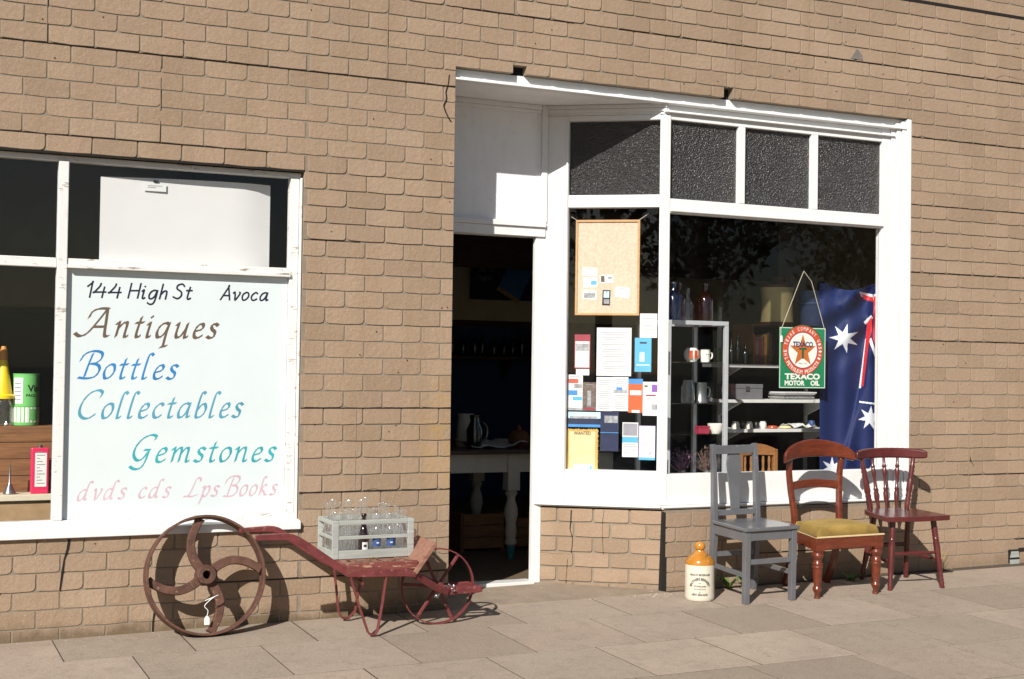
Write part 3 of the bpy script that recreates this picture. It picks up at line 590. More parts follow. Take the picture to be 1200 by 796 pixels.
for a, b in ((xc1, xb[0]), (xb[1], xb[2]), (xb[3], xs0)):
    f = MB(); f.span((a, YG, z_t1), (b, YG+.005, z_gt)); f.build('obscured_pane', M['obsc'], win_r)
f = MB(); sbox(f, u_c0, u_st, -.050, -.045, sg_t1, sg_gt); f.build('obscured_pane', M['obsc'], win_r)
f = MB(); f.span((xc1, YG, z_gb), (xs0, YG+.005, z_t0)); f.build('pane', M['glass'], win_r)
f = MB(); sbox(f, u_c0, u_st, -.050, -.045, sg_b, sg_t0); f.build('pane', M['glass'], win_r)
# head of the whole opening: fascia, lips, soffit
f = MB()
f.span((DX0+.001, .042, 2.872), (DX1-.003, .05, DZ1-.002))
f.prism([(DX0+.001, .042, 2.872), (DX0+.001, .0, 2.868), (DX0+.001, -.002, 2.856), (DX0+.001, .05, 2.852)], (DX1-DX0-.02, 0, 0))
f.span((CX-.02, .040, 2.812), (DX1-.06, .06, 2.8515)); f.prism([(CX-.02, .040, 2.822), (CX-.02, .012, 2.818), (CX-.02, .010, 2.806), (CX-.02, .06, 2.802)], (DX1-CX-.10, 0, 0))
f.span((CX-.02, YF+.0045, z_gt+.028), (DX1-.09, YG+.03, 2.805))
f.build('fascia', M['white'], shop, bevel=.002)
f = MB(); f.prism([(DX0, .052, 2.858), (DX1-.1, .052, 2.858), (DX1-.1, .13, 2.858), (CX+.1, .13, 2.858), (XD+.06, .50, 2.858), (DX0, .50, 2.858)], (0, 0, .02)); f.build('soffit', M['panel'], shop)
f = MB()
sbox(f, -.01, USP, -.07, -.002, sg_gt+.031, 2.857); sbox(f, -.0, USP, -.07, .020, 2.835, 2.8565); sbox(f, 0, USP, -.07, .011, 2.815, 2.8345)
f.build('bay_cornice', M['white'], shop, bevel=.003)

# ---- doorway
YD = .45
xj1 = at(622, 480, YD+.035).x; zh0, zh1 = at(590, 275.5, YD).z, at(590, 259, YD).z
f = MB()
f.span((xj1, YD-.004, ZF-.06), (XD+.004, YD+.035, zh0+.0)); f.span((DX0-.001, YD-.016, zh0), (XD+.004, YD+.10, zh0+.055)); f.span((DX0-.001, YD-.030, zh0+.056), (XD+.002, YD+.10, zh1+.004))
f.span((XD-.028, YD-.022, zh1+.005), (XD+.01, YD+.02, 2.857))
fr = f.build('door_frame', M['white'], shop, bevel=.003)
f = MB(); f.span((DX0-.001, YD, zh1+.005), (XD+.01, YD+.03, 2.8575)); f.build('door_panel', M['panel'], shop)
f = MB(); f.span((DX0, YD-.020, 2.83), (XD-.029, YD-.0005, 2.8575)); f.span((DX0, YD-.012, 2.81), (XD-.029, YD-.0005, 2.8295)); f.build('panel_cornice', M['panel'], shop, bevel=.004)
f = MB(); f.span((DX0-.001, YD-.05, -.05), (xj1-.001, YD+.06, ZF+.012)); f.build('threshold', white_paint('scuffed_threshold_paint', (.66, .65, .63), .055), shop, bevel=.004)
# sloping concrete apron in the recess
f = MB(); A = [(DX0+.002, -.045), (CX-.01, -.058), (CX-.04, .028), (XD-.0, .44), (DX0+.002, .44)]
f.prism([(px, py, gz(px, py)+.004+.02*max(py, 0)) for px, py in A], (0, 0, -.06)); tag(f.build('doorway_apron', M['concrete'], bevel=.006), kind='structure')
# small vent at the foot of the wall
vx0, vx1 = at(1181, 650).x, at(1193, 650).x
f = MB(); f.span((vx0, -.0135, at(1186, 659).z), (vx1, -.001, at(1186, 644).z)); f.span((vx1, -.0135, at(1186, 645.5).z), (vx1+.2, -.001, at(1186, 642.5).z)); v = f.build('vent', M['gap'], shop)
f = MB(); f.span((vx0+.004, -.019, at(1186, 661).z), (vx1-.006, -.014, at(1186, 655.5).z)); f.prism([(vx0+.006, -.017, at(1186, 653).z), (vx1-.004, -.017, at(1186, 653).z), (vx1-.012, -.017, at(1186, 646).z), (vx0+.016, -.017, at(1186, 646).z)], (0, .003, 0)); f.build('vent_cover', M['greycrate'], v)
# ================================================================== LETTERING
G = {  # brush-lettered skeletons: x-height 1, ascender about 1.8, strokes as point lists
 'n': [[(0,.82),(.13,1),(.17,.9),(.15,.02)], [(.15,.5),(.35,.88),(.53,1),(.63,.85),(.62,.15),(.70,0),(.84,.12)]],
 'm': [[(0,.82),(.13,1),(.17,.9),(.15,.02)], [(.15,.5),(.33,.88),(.48,1),(.57,.85),(.55,.02)], [(.55,.5),(.73,.88),(.88,1),(.98,.85),(.97,.15),(1.05,0),(1.18,.12)]],
 'a': [[(.66,.92),(.45,1),(.2,.82),(.07,.42),(.14,.06),(.32,.03),(.52,.3),(.65,.85)], [(.68,1),(.64,.3),(.68,.03),(.84,.12)]],
 'b': [[(.40,1.66),(.26,1.78),(.15,1.55),(.1,.6),(.12,.08),(.3,0),(.55,.2),(.65,.6),(.5,.95),(.3,.85),(.12,.5)]],
 'c': [[(.58,.84),(.4,1),(.15,.75),(.06,.4),(.18,.06),(.38,.02),(.6,.2)]],
 'd': [[(.62,.92),(.45,1),(.2,.82),(.07,.42),(.14,.06),(.32,.03),(.52,.3),(.63,.8)], [(.98,1.6),(.82,1.72),(.68,1.45),(.62,.3),(.68,.03),(.82,.12)]],
 'e': [[(.1,.46),(.4,.56),(.54,.76),(.43,.98),(.22,.88),(.07,.5),(.12,.1),(.34,0),(.6,.2)]],
 'i': [[(0,.82),(.13,1),(.15,.85),(.13,.15),(.21,0),(.34,.12)], [(.14,1.42),(.19,1.36)]],
 'k': [[(.38,1.62),(.26,1.75),(.14,1.5),(.1,.02)], [(.58,.9),(.42,1),(.14,.5)], [(.16,.52),(.42,.35),(.62,.02),(.78,.1)]],
 'l': [[(.42,1.64),(.28,1.78),(.15,1.5),(.1,.2),(.19,0),(.34,.13)]],
 'o': [[(.36,1),(.12,.78),(.05,.4),(.18,.02),(.44,.1),(.62,.5),(.55,.9),(.36,1)]],
 'p': [[(0,.82),(.14,1),(.14,.5),(.10,-.3),(.02,-.72)], [(.13,.5),(.35,.95),(.55,.95),(.62,.6),(.5,.1),(.3,0),(.14,.15)]],
 'q': [[(.66,.92),(.45,1),(.2,.82),(.07,.42),(.14,.06),(.32,.03),(.52,.3),(.65,.85)], [(.68,1),(.62,.2),(.62,-.62)], [(.46,-.66),(.84,-.56)]],
 's': [[(.54,.86),(.35,1),(.15,.85),(.24,.6),(.44,.42),(.44,.12),(.24,0),(.02,.12)]],
 't': [[(.22,1.38),(.16,.7),(.15,.15),(.25,0),(.42,.13)], [(-.04,.97),(.42,1.0)]],
 'u': [[(0,.82),(.13,1),(.13,.7),(.11,.25),(.2,.02),(.4,.1),(.6,.6),(.66,1)], [(.66,1),(.63,.2),(.7,0),(.85,.12)]],
 'v': [[(0,.85),(.12,1),(.2,.6),(.28,0),(.5,.45),(.62,.85),(.55,1.02)]],
 'g': [[(.62,.92),(.42,1),(.18,.8),(.07,.42),(.14,.06),(.32,.03),(.52,.3),(.62,.85)], [(.66,1),(.62,.0),(.52,-.5),(.28,-.62),(.05,-.45)]],
 'h': [[(.12,1.75),(.08,.02)], [(.1,.5),(.3,.9),(.48,.95),(.55,.75),(.55,.02)]],
 'A': [[(.02,1.25),(.12,1.65),(.42,1.86),(.78,1.9),(1.02,1.86)], [(.92,1.84),(.58,1.05),(.18,.28),(-.2,.02),(-.55,.22)], [(.95,1.86),(1.02,1.2),(1.12,.25),(1.22,.03),(1.4,.06)], [(.36,.66),(1.02,.68)]],
 'B': [[(.46,1.72),(.36,.9),(.30,.1)], [(-.16,1.2),(-.04,1.6),(.28,1.84),(.66,1.88),(.98,1.74),(1.02,1.38),(.78,1.08),(.44,1.0)], [(.55,1.02),(.92,.92),(1.08,.58),(.9,.14),(.45,.0),(-.04,.06)]],
 'C': [[(1.12,1.42),(1.18,1.74),(.88,1.9),(.42,1.66),(.12,1.05),(.1,.42),(.36,.05),(.72,0),(1.08,.28)]],
 'G': [[(1.12,1.56),(1.16,1.80),(.84,1.9),(.4,1.62),(.12,1.05),(.12,.5),(.38,.14),(.66,.22),(.9,.72)], [(.66,.86),(1.0,.86)], [(.94,.84),(.86,.0),(.66,-.42),(.32,-.46),(.06,-.28)]],
 'L': [[(.95,1.42),(.88,1.72),(.62,1.78),(.48,1.3),(.36,.5),(.14,.08),(-.14,.06)], [(.12,.1),(.5,.02),(1.0,.2)]],
 '1': [[(-.05,1.25),(.22,1.7),(.22,1.7),(.22,0)]], '4': [[(.35,1.65),(.30,1.3),(.02,.62),(.02,.62),(.78,.66)], [(.62,1.25),(.58,0)]],
 'H': [[(.06,1.7),(.04,0)], [(.8,1.72),(.78,.02)], [(.05,.85),(.8,.9)]], 'S': [[(.78,1.42),(.55,1.68),(.22,1.5),(.22,1.12),(.58,.8),(.66,.35),(.40,.02),(.02,.2)]],
 'Am': [[(-.02,0),(.5,1.62),(.5,1.62),(.82,0)], [(.16,.55),(.76,.55)]],
}
def pen_text(name, s, p0, p1, xh, mat, parent, nib=.17, mono=False, shear=.26, y=.0545, dx=0, ang=40):
    """letters drawn with a broad nib (or round marker) on the sign board, baseline p0 to p1"""
    pos = 0; items = []
    for ch in s:
        if ch == ' ': pos += .55; continue
        key = 'Am' if (ch == 'A' and mono) else ch
        g = G[key]; mx = max(p[0] for st in g for p in st); mn = min(min(p[0] for st in g for p in st), 0)
        if pos == 0: mn = 0
        items.append((pos-mn, g)); pos += mx-mn*.55+(.22 if mono else .26)
    wtot = pos-.2
    A, B = at(*p0, y), at(*p1, y); du = (B-A); ln = Vector((du.x, 0, du.z)).length; ux = Vector((du.x, 0, du.z))/ln; uz = Vector((0, 0, 1))
    kx = ln/(wtot*xh); mb = MB(); q = 0
    na = R(ang); nv = Vector((math.cos(na), math.sin(na)))*nib*xh/2
    for off, g in items:
        for st in g:
            sp = spline([(p[0], p[1], 0) for p in st], 7)
            P = [Vector(((off+p.x)*kx*xh+shear*p.y*xh, p.y*xh)) for p in sp]
            for i in range(len(P)-1):
                a, b = P[i], P[i+1]
                if (b-a).length < 1e-6: continue
                yy = y-8e-6*(q % 45)-1e-4; q += 1
                if mono:
                    d = (b-a).normalized(); n = Vector((-d.y, d.x))*nib*xh/2; e = d*nib*xh*.28
                    Q = [a-e-n, b+e-n, b+e+n, a-e+n]
                else:
                    d = (b-a).normalized(); m = nv
                    if abs(d.x*nv.y-d.y*nv.x) < .30*nv.length: m = Vector((-d.y, d.x))*nib*xh*.17+nv*.35*(1 if (-d.y*nv.x+d.x*nv.y) > 0 else -1)
                    e = d*nib*xh*.06
                    Q = [a-e-m, b+e-m, b+e+m, a-e+m]
                mb.add([Vector((A.x, yy, A.z))+ux*v.x+uz*v.y for v in Q], [(0, 1, 2, 3)])
    return mb.build(name, mat, parent)

def font_mesh(body, size, bold=0.0, space=1.0):
    cu = bpy.data.curves.new('t', 'FONT'); cu.body = body; cu.size = size; cu.offset = bold*size; cu.space_character = space; cu.align_x = 'CENTER'; cu.resolution_u = 3
    o = bpy.data.objects.new('t', cu); COL.objects.link(o); dg = bpy.context.evaluated_depsgraph_get(); me = o.evaluated_get(dg).to_mesh()
    vs = [v.co.copy() for v in me.vertices]; fs = [tuple(p.vertices) for p in me.polygons]
    o.evaluated_get(dg).to_mesh_clear(); bpy.data.objects.remove(o); bpy.data.curves.remove(cu)
    return vs, fs
def put_text(mb, body, size, org, ux, uz, width=None, bold=0.0, height=None, space=1.0, nrm=None, dn=0.0):
    vs, fs = font_mesh(body, size, bold, space)
    if not vs: return
    x0, x1 = min(v.x for v in vs), max(v.x for v in vs); y0, y1 = min(v.y for v in vs), max(v.y for v in vs)
    kx = width/(x1-x0) if width else 1; ky = height/(y1-y0) if height else 1; cx = (x0+x1)/2
    mb.add([Vector(org)+Vector(ux)*((v.x-cx)*kx)+Vector(uz)*((v.y-y0 if height else v.y)*ky)+(Vector(nrm)*dn if nrm is not None else Vector()) for v in vs], fs)

# ================================================================== LEFT WINDOW
bx0, bx1 = xm1+.002, xr0-.002
t = thing('painted_sign', 'large pale painted sign listing antiques, bottles, collectables and gemstones, filling the left window', 'sign', ((bx0+bx1)/2, .056, z_b1))
f = MB(); f.span((bx0, .0548, z_b1+.001), (bx1, .0575, z_tr0-.001)); f.build('board', M['signw'], t)
pen_text('lettering', '144', (101, 348.5), (141, 349.5), .042, M['tnavy'], t, .20, True, .18)
pen_text('lettering', 'High', (149.5, 349.5), (194, 351), .043, M['tnavy'], t, .20, True, .2)
pen_text('lettering', 'St', (202, 350), (223, 351), .044, M['tnavy'], t, .20, True, .2)
pen_text('lettering', 'Avoca', (258.5, 351.5), (314, 352.5), .040, M['tnavy'], t, .21, True, .2)
pen_text('lettering', 'Antiques', (98, 394.5), (253, 396.5), .0725, M['tbrown'], t, .27, shear=.24)
pen_text('lettering', 'Bottles', (92, 443.5), (206, 444.5), .0705, M['tblue'], t, .235, shear=.24)
pen_text('lettering', 'Collectables', (89, 490.5), (282, 489), .0715, M['tsteel'], t, .235, shear=.24)
pen_text('lettering', 'Gemstones', (152, 542), (321, 540.5), .0705, M['tteal'], t, .235, shear=.24)
pen_text('lettering', 'dvds', (89, 587), (146, 584.5), .052, M['tpink'], t, .23, shear=.26)
pen_text('lettering', 'cds', (161, 584), (198, 583), .052, M['tpink'], t, .23, shear=.26)
pen_text('lettering', 'Lps', (217, 582.5), (255, 581.5), .052, M['tpink'], t, .23, shear=.26)
pen_text('lettering', 'Books', (262, 582), (323, 580), .054, M['tpink'], t, .23, shear=.26)

a, b, c, d = at(118, 207, .09), at(319, 217, .09), at(317, 316, .09), at(118, 313, .09)
f = MB(); nseg = 12; P = []
for i in range(nseg+1):
    s_ = i/nseg; y = .085+.012*math.sin(s_*2.2)+(.05*max(0, s_-.8)/.2*max(0, s_-.8))*3
    P.append((lerp(a.x, b.x, s_), y, lerp(a.z, b.z, s_)+.006*math.sin(s_*3), z_tr1-.03))
f.add([(x, y, zt) for x, y, zt, zb in P]+[(x, y, zb) for x, y, zt, zb in P]+[(x, y+.003, zt) for x, y, zt, zb in P]+[(x, y+.003, zb) for x, y, zt, zb in P],
      [(i, i+1, nseg+2+i, nseg+1+i) for i in range(nseg)]+[(2*nseg+2+i, 3*nseg+3+i, 3*nseg+4+i, 2*nseg+3+i) for i in range(nseg)]+[(i, 2*nseg+2+i, 2*nseg+3+i, i+1) for i in range(nseg)])
o = f.build('white_card', M['sheet'], smooth=True, loc=(1.3, .09, z_tr1)); tag(o, 'large blank white card standing in the upper pane above the painted sign', 'card')
p = at(183, 219.5, .08)
t = thing('price_label', 'small white sticker label at the top of the large white card, left window', 'label', (p.x, .083, p.z))
f = MB(); f.span((p.x-.058, .083, p.z-.02), (p.x+.05, .0845, p.z+.018)); f.build('card', M['paper'], t)
f = MB(); f.span((p.x-.04, .0825, p.z-.004), (p.x+.0, .0829, p.z+.0)); f.span((p.x-.04, .0825, p.z+.005), (p.x+.03, .0829, p.z+.008)); f.build('print', M['greyink'], t)
f = MB(); f.span((p.x-.012, .0835, p.z+.022), (p.x+.010, .086, p.z+.034)); o = f.build('clip', M['black'], t)

# display shelf in the lower left pane
zs = at(30, 580, .34).z
f = MB(); f.span((LW[0], .34, zs-.03), (xm0+.10, .80, zs)); sh = tag(f.build('display_shelf', M['shelf'], loc=(.4, .5, zs-.03), bevel=.003), 'cream painted display shelf behind the lower left pane of the sign window', 'shelf')
f = MB(); f.span((LW[0], .36, .47), (xm0+.10, .38, zs-.031)); tag(f.build('display_board', simple('tan_board', (.36, .24, .13), .7), loc=(.4, .37, .47)), 'tan upright board under the display shelf in the left window', 'board')
zc1 = at(30, 499, .50).z
cx0, cx1 = at(-40, 540, .5).x, at(63, 540, .5).x
t = thing('wooden_crate', 'old brown wooden box on the left window shelf under the green tin', 'box', ((cx0+cx1)/2, .6, zs))
for i in range(4):
    f = MB(); za, zb = lerp(zs, zc1, i/4), lerp(zs, zc1, (i+1)/4); f.span((cx0, .50, za+.001), (cx1, .515, zb-.002)); f.build('plank', M['oldwood'], t, bevel=.002)
f = MB(); f.span((cx1-.016, .516, zs), (cx1, .78, zc1-.001)); f.build('end_panel', M['oldwood'], t)
f = MB(); f.span((cx0, .516, zc1-.018), (cx1-.017, .78, zc1-.002)); f.build('lid', M['oldwood'], t)
# green oil tin
p = at(30.5, 496, .56); r_ = (at(46.5, 470, .56).x-at(14.5, 470, .56).x)/2*.98; h_ = at(30, 438, .56).z-zc1
t = thing('oil_tin', 'light green and white oil tin standing on the old brown box in the left window', 'tin', (p.x, .58, zc1))
f = MB(); f.lathe([(r_*.98, 0), (r_, .004), (r_, h_*.36)], (p.x, .58, zc1), n=28); f.m = 1; f.lathe([(r_, h_*.36), (r_, h_*.0+h_*.365)], (p.x, .58, zc1), n=28); f.m = 0; f.lathe([(r_, h_*.365), (r_, h_-.006), (r_*1.02, h_-.005), (r_*1.02, h_), (r_*.93, h_), (r_*.92, h_-.008), (0, h_-.008)], (p.x, .58, zc1), n=28)
f.build('tin_body', [M['tingreen'], M['black']], t, smooth=True)
def on_cyl(mb, cx, cy, rr, a0, a1, z0, z1, n=8):
    v = [(cx+rr*math.sin(lerp(a0, a1, i/n)), cy-rr*math.cos(lerp(a0, a1, i/n)), z) for z in (z0, z1) for i in range(n+1)]
    mb.add(v, [(i, i+1, n+2+i, n+1+i) for i in range(n)])
def cyl_text(mb, body, size, cx, cy, rr, a, z, width=None, height=None, bold=0, arch=None):
    vs, fs = font_mesh(body, size, bold)
    x0, x1 = min(v.x for v in vs), max(v.x for v in vs); y0, y1 = min(v.y for v in vs), max(v.y for v in vs)
    k = width/(x1-x0) if width else 1; kz = height/(y1-y0) if height else 1; out = []
    for v in vs:
        X, Z = (v.x-(x0+x1)/2)*k, v.y*kz
        if arch: th = X/arch; X, Z = (arch+Z)*math.sin(th), (arch+Z)*math.cos(th)
        out.append((cx+rr*math.sin(a+X/rr), cy-rr*math.cos(a+X/rr), z+Z))
    mb.add(out, fs)
f = MB(); on_cyl(f, p.x, .58, r_+.0006, -1.25, -.35, h_*.42+zc1, h_*.92+zc1); on_cyl(f, p.x, .58, r_+.0006, -1.4, 1.4, zc1+h_*.06, zc1+h_*.35); f.build('label_panel', M['tinwhite'], t)
f = MB(); on_cyl(f, p.x, .58, r_+.0010, .25, .95, zc1+h_*.10, zc1+h_*.32); f.build('shield_mark', M['tingreen'], t)
f = MB(); cyl_text(f, 'Vis', .05, p.x, .58, r_+.001, .45, zc1+h_*.66, height=.034, bold=.02); cyl_text(f, 'PACE', .02, p.x, .58, r_+.001, .25, zc1+h_*.56, height=.013, bold=.02)
for i in range(5): on_cyl(f, p.x, .58, r_+.0011, -1.1, -.5, zc1+h_*(.5+.075*i), zc1+h_*(.512+.075*i))
f.build('lettering', M['black'], t)
# bottle with yellow pouring spout
p = at(3, 496, .56)
t = thing('oil_bottle', 'glass oil bottle with a tall yellow pouring cone at the left edge of the window', 'bottle', (p.x, .57, zc1))
f = MB(); f.lathe([(.045, 0), (.05, .01), (.05, .10), (.035, .15), (.03, .16)], (p.x, .57, zc1), n=20); f.build('bottle_body', M['bottle'], t, smooth=True)
f = MB(); f.lathe([(.058, .135), (.058, .15), (.045, .16), (.018, .33), (.016, .335)], (p.x, .57, zc1), n=20); f.build('spout', M['yellow'], t, smooth=True)
f = MB(); f.lathe([(.02, .33), (.02, .37), (.012, .40), (0, .40)], (p.x+.0, .57, zc1), n=14); f.build('cap', M['orange'], t, smooth=True)
# pink red tin
x0, x1 = at(36.5, 550, .38).x, at(57.5, 550, .38).x; zt = at(47, 525, .38).z
t = thing('flat_tin', 'pink-red flat tin with a tall white label on the cream shelf, left window', 'tin', ((x0+x1)/2, .4, zs))
f = MB(); f.span((x0, .38, zs), (x1, .43, zt)); f.build('tin_body', M['tinred'], t, bevel=.006)
f = MB(); f.span((x0+.018, .3785, zs+.035), (x1-.012, .3795, zt-.025)); f.build('label_panel', M['tinwhite'], t)
f = MB(); f.lathe([(.012, 0), (.012, .014), (0, .014)], ((x0+x1)/2, .405, zt), n=12); f.build('cap', M['steel'], t)
f = MB()
for i in range(11): f.span((x0+.026, .3778, zs+.05+i*.0155), (x1-.020-.012*(i*7 % 3), .3783, zs+.054+i*.0155))
f.build('print', M['greyink'], t)
p = at(11, 579, .40); t = thing('small_funnel', 'small grey metal funnel upside down on the cream shelf beside the pink-red tin', 'funnel', (p.x, .40, zs))
f = MB(); f.lathe([(.03, 0), (.031, .004), (.012, .045), (.006, .055), (.003, .15), (0, .15)], (p.x, .40, zs), n=16); f.build('cone', M['steel'], t, smooth=True)

# ================================================================== NOTICES BEHIND THE SPLAYED PANE
def rect(px, n):
    u0, z1 = spx(px[0], px[1], n); u1, z0 = spx(px[2], px[3], n); return min(u0, u1), max(u0, u1), min(z0, z1), max(z0, z1)
GRP = 'notices and leaflets stuck behind the splayed pane'
def flyer(name, label, cat, px, mat, panels=(), lines=(), n=-.0535, text=()):
    u0, u1, z0, z1 = rect(px, n); U = lambda a: lerp(u1, u0, a); Z = lambda b: lerp(z1, z0, b)   # a,b run left-right, top-down in the photo
    q = spl((u0+u1)/2, n, z0); t = thing(name, label, cat, q, GRP)
    f = MB(); sbox(f, u0, u1, n-.0016, n, z0, z1); f.build('sheet', mat, t)
    k = 0
    for a0, b0, a1, b1, m, nm in panels:
        k += 1; f = MB(); sbox(f, min(U(a0), U(a1)), max(U(a0), U(a1)), n+.0001, n+.0004+.0002*k, Z(b1), Z(b0)); f.build(nm, m, t)
    if lines:
        f = MB()
        for a0, a1, b in lines: sbox(f, min(U(a0), U(a1)), max(U(a0), U(a1)), n+.0001, n+.0004, Z(b)-.0016, Z(b)+.0016)
        f.build('print', M['greyink'], t)
    for s_, a, b, wd_, hg, m in text:
        f = MB(); put_text(f, s_, .03, spl(U(a), n+.0022, Z(b)), -ST, (0, 0, 1), width=wd_*(u1-u0), height=hg*(z1-z0), bold=.02); f.build('lettering', m, t)
    return t
ln = lambda a0, a1, b0, b1, n: [(a0+.04*((i*5) % 3), a1-.07*((i*7) % 3), lerp(b0, b1, i/(n-1))) for i in range(n)]
flyer('notice', 'white A4 notice sheet at the centre of the splayed pane below the cork board', 'notice', (699.5, 384, 739.5, 441), M['paper'], lines=[(.12, .88, .10), (.2, .8, .14)]+ln(.14, .86, .2, .9, 15))
flyer('notice', 'small white paper just right of the cork board foot, above the sky blue leaflet', 'notice', (750, 367.5, 770, 396), M['paper'], lines=ln(.15, .85, .2, .8, 5))
flyer('leaflet', 'tall maroon-topped leaflet at the left of the white A4 notice', 'leaflet', (673.5, 392, 691.3, 432), M['paper'], [(0, 0, 1, .2, M['maroon'], 'heading'), (.08, .27, .92, .48, M['greyphoto'], 'photo'), (0, .2, .05, 1, M['maroon'], 'border'), (.95, .2, 1, 1, M['maroon'], 'border'), (.05, .97, .95, 1, M['maroon'], 'border')], [(.2, .8, .08)])
flyer('leaflet', 'sky blue leaflet at the right of the white A4 notice', 'leaflet', (744, 396, 763, 436), M['skyblue'], [(.3, .12, .72, .17, M['navy'], 'heading'), (.3, .42, .6, .7, M['palesky'], 'picture'), (.1, .78, .9, .82, M['palesky'], 'stripe')])
flyer('paper_strip', 'white strip of paper directly below the maroon-topped leaflet', 'paper', (675, 432.5, 690.5, 440), M['paper'])
flyer('brochure', 'white brochure with pictures of old cars at the left edge of the splayed pane', 'brochure', (665.5, 439, 682.6, 481), M['paper'], [(.05, .12, .7, .24, M['redcar'], 'car_picture'), (.4, .26, .95, .38, M['greyphoto'], 'car_picture'), (.05, .44, .65, .58, M['midblue'], 'car_picture'), (.35, .62, .95, .72, M['skyblue'], 'car_picture'), (.0, .93, 1, .99, M['greyphoto'], 'footer')], [(.1, .8, .05)])
flyer('brochure', 'brochure with a dark brown photograph of trees beside the car brochure', 'brochure', (682.8, 448, 698.5, 481.5), M['brownp'], [(.35, .3, .62, .85, M['greyphoto'], 'picture'), (.1, .9, .9, .97, M['maroon'], 'footer')], [(.2, .8, .08)])
flyer('leaflet', 'plain white leaflet with faint print below the A4 notice, left of the blue-logo leaflet', 'leaflet', (699, 441.8, 717.4, 482), M['paper'], lines=ln(.12, .9, .1, .93, 14))
flyer('leaflet', 'white leaflet with a blue-grey logo across its middle', 'leaflet', (717.8, 441.8, 736, 482), M['paper'], [(.25, .3, .62, .42, M['midblue'], 'logo'), (.08, .38, .92, .47, M['greyphoto'], 'logo')], ln(.14, .86, .54, .92, 8)+ln(.2, .85, .08, .24, 4))
flyer('leaflet', 'bright orange leaflet with a blue top and a white disc', 'leaflet', (736.4, 444, 753, 484), M['orangep'], [(0, 0, 1, .15, M['midblue'], 'heading'), (.25, .92, .8, 1, M['paper'], 'footer'), (.12, .34, .9, .48, M['paper'], 'disc')])
flyer('leaflet', 'cream leaflet with a purple flower picture at the right edge of the splayed pane', 'leaflet', (753.4, 447.5, 772, 487.5), M['paper'], [(.55, .08, .95, .3, M['purple'], 'picture'), (.1, .1, .3, .16, M['leaf'], 'picture'), (.55, .66, .92, .82, M['greyphoto'], 'picture'), (.2, .38, .8, .42, M['maroon'], 'heading')], ln(.2, .8, .5, .62, 3))
flyer('postcard', 'wide blue landscape picture card under the car brochure', 'postcard', (666, 482.5, 703.5, 501), M['palesky'], [(0, .42, 1, .9, M['navy'], 'picture'), (.05, .28, .9, .44, M['greyphoto'], 'picture'), (0, .82, 1, 1, M['midblue'], 'picture')])
flyer('brochure', 'dark navy brochure with a small silver picture at its top', 'brochure', (703.8, 482.5, 724.5, 529), M['navy'], [(.22, .1, .95, .28, M['greyphoto'], 'picture'), (0, .52, 1, .54, M['midblue'], 'stripe')])
flyer('wanted_poster', 'yellowed wanted poster with torn edges in the lower left corner of the splayed pane', 'poster', (664.5, 503, 700, 551), M['gold'], [(.08, .05, .92, .98, simple('parchment', (.72, .58, .30), .8), 'parchment')], [(.15, .85, .2+.055*i) for i in range(11)], text=[('WANTED', .5, .14, .56, .09, M['black'])])
u0, u1, z0, z1 = rect((664.5, 503, 700, 551), -.0535); random.seed(77); f = MB()
for (ua, za), (ub, zb_), nx_ in (((u0, z0), (u0, z1), -1), ((u1, z0), (u1, z1), 1)):
    n_ = 16
    for i in range(n_):
        k0, k1 = i/n_, (i+1)/n_; w_ = random.uniform(.0, .007); f.prism([spl(ua, -.0552, lerp(za, zb_, k0)), spl(ua+nx_*w_, -.0552, lerp(za, zb_, (k0+k1)/2)), spl(ua, -.0552, lerp(za, zb_, k1))], ND*.0012)
for i in range(12): f.prism([spl(lerp(u0, u1, i/12), -.0552, z1), spl(lerp(u0, u1, (i+.5)/12), -.0552, z1+random.uniform(0, .008)), spl(lerp(u0, u1, (i+1)/12), -.0552, z1)], ND*.0012)
f.build('torn_edge', M['gold'], [o for o in bpy.data.objects if o.name == 'wanted_poster'][0])
flyer("card", "small white card covering the foot of the wanted poster", "card", (673, 544, 694.5, 553), M['paper'], [(.85, .2, .95, .8, M['skyblue'], 'stripe')], n=-.0505)
flyer('leaflet', 'white and grey leaflet with a blue band, left of the lavender leaflet', 'leaflet', (729.5, 495, 747.5, 536), M['paper'], [(.05, .03, .95, .38, M['greyink'], 'photo'), (0, .42, 1, .58, M['skyblue'], 'stripe')], [(.2, .85, .64), (.1, .9, .7), (.1, .9, .8), (.1, .9, .88)])
t = flyer('leaflet', 'pale lavender leaflet with a white tick badge near its foot', 'leaflet', (748.8, 499, 767.5, 539.5), M['lavender'], [(0, .93, 1, 1, M['skyblue'], 'stripe')])
u, z = spx(762, 531, -.0535); f = MB(); f.lathe([(.018, 0), (.018, .0008)], spl(u, -.0525, z), ND, 20); f.build('badge', M['paper'], t)
f = MB(); f.bar(spl(u+.006, -.0510, z+.0), spl(u+.001, -.0510, z-.006), .0025, .0006, ND); f.bar(spl(u+.001, -.0508, z-.006), spl(u-.008, -.0508, z+.008), .0025, .0006, ND); f.build('tick', M['black'], t)
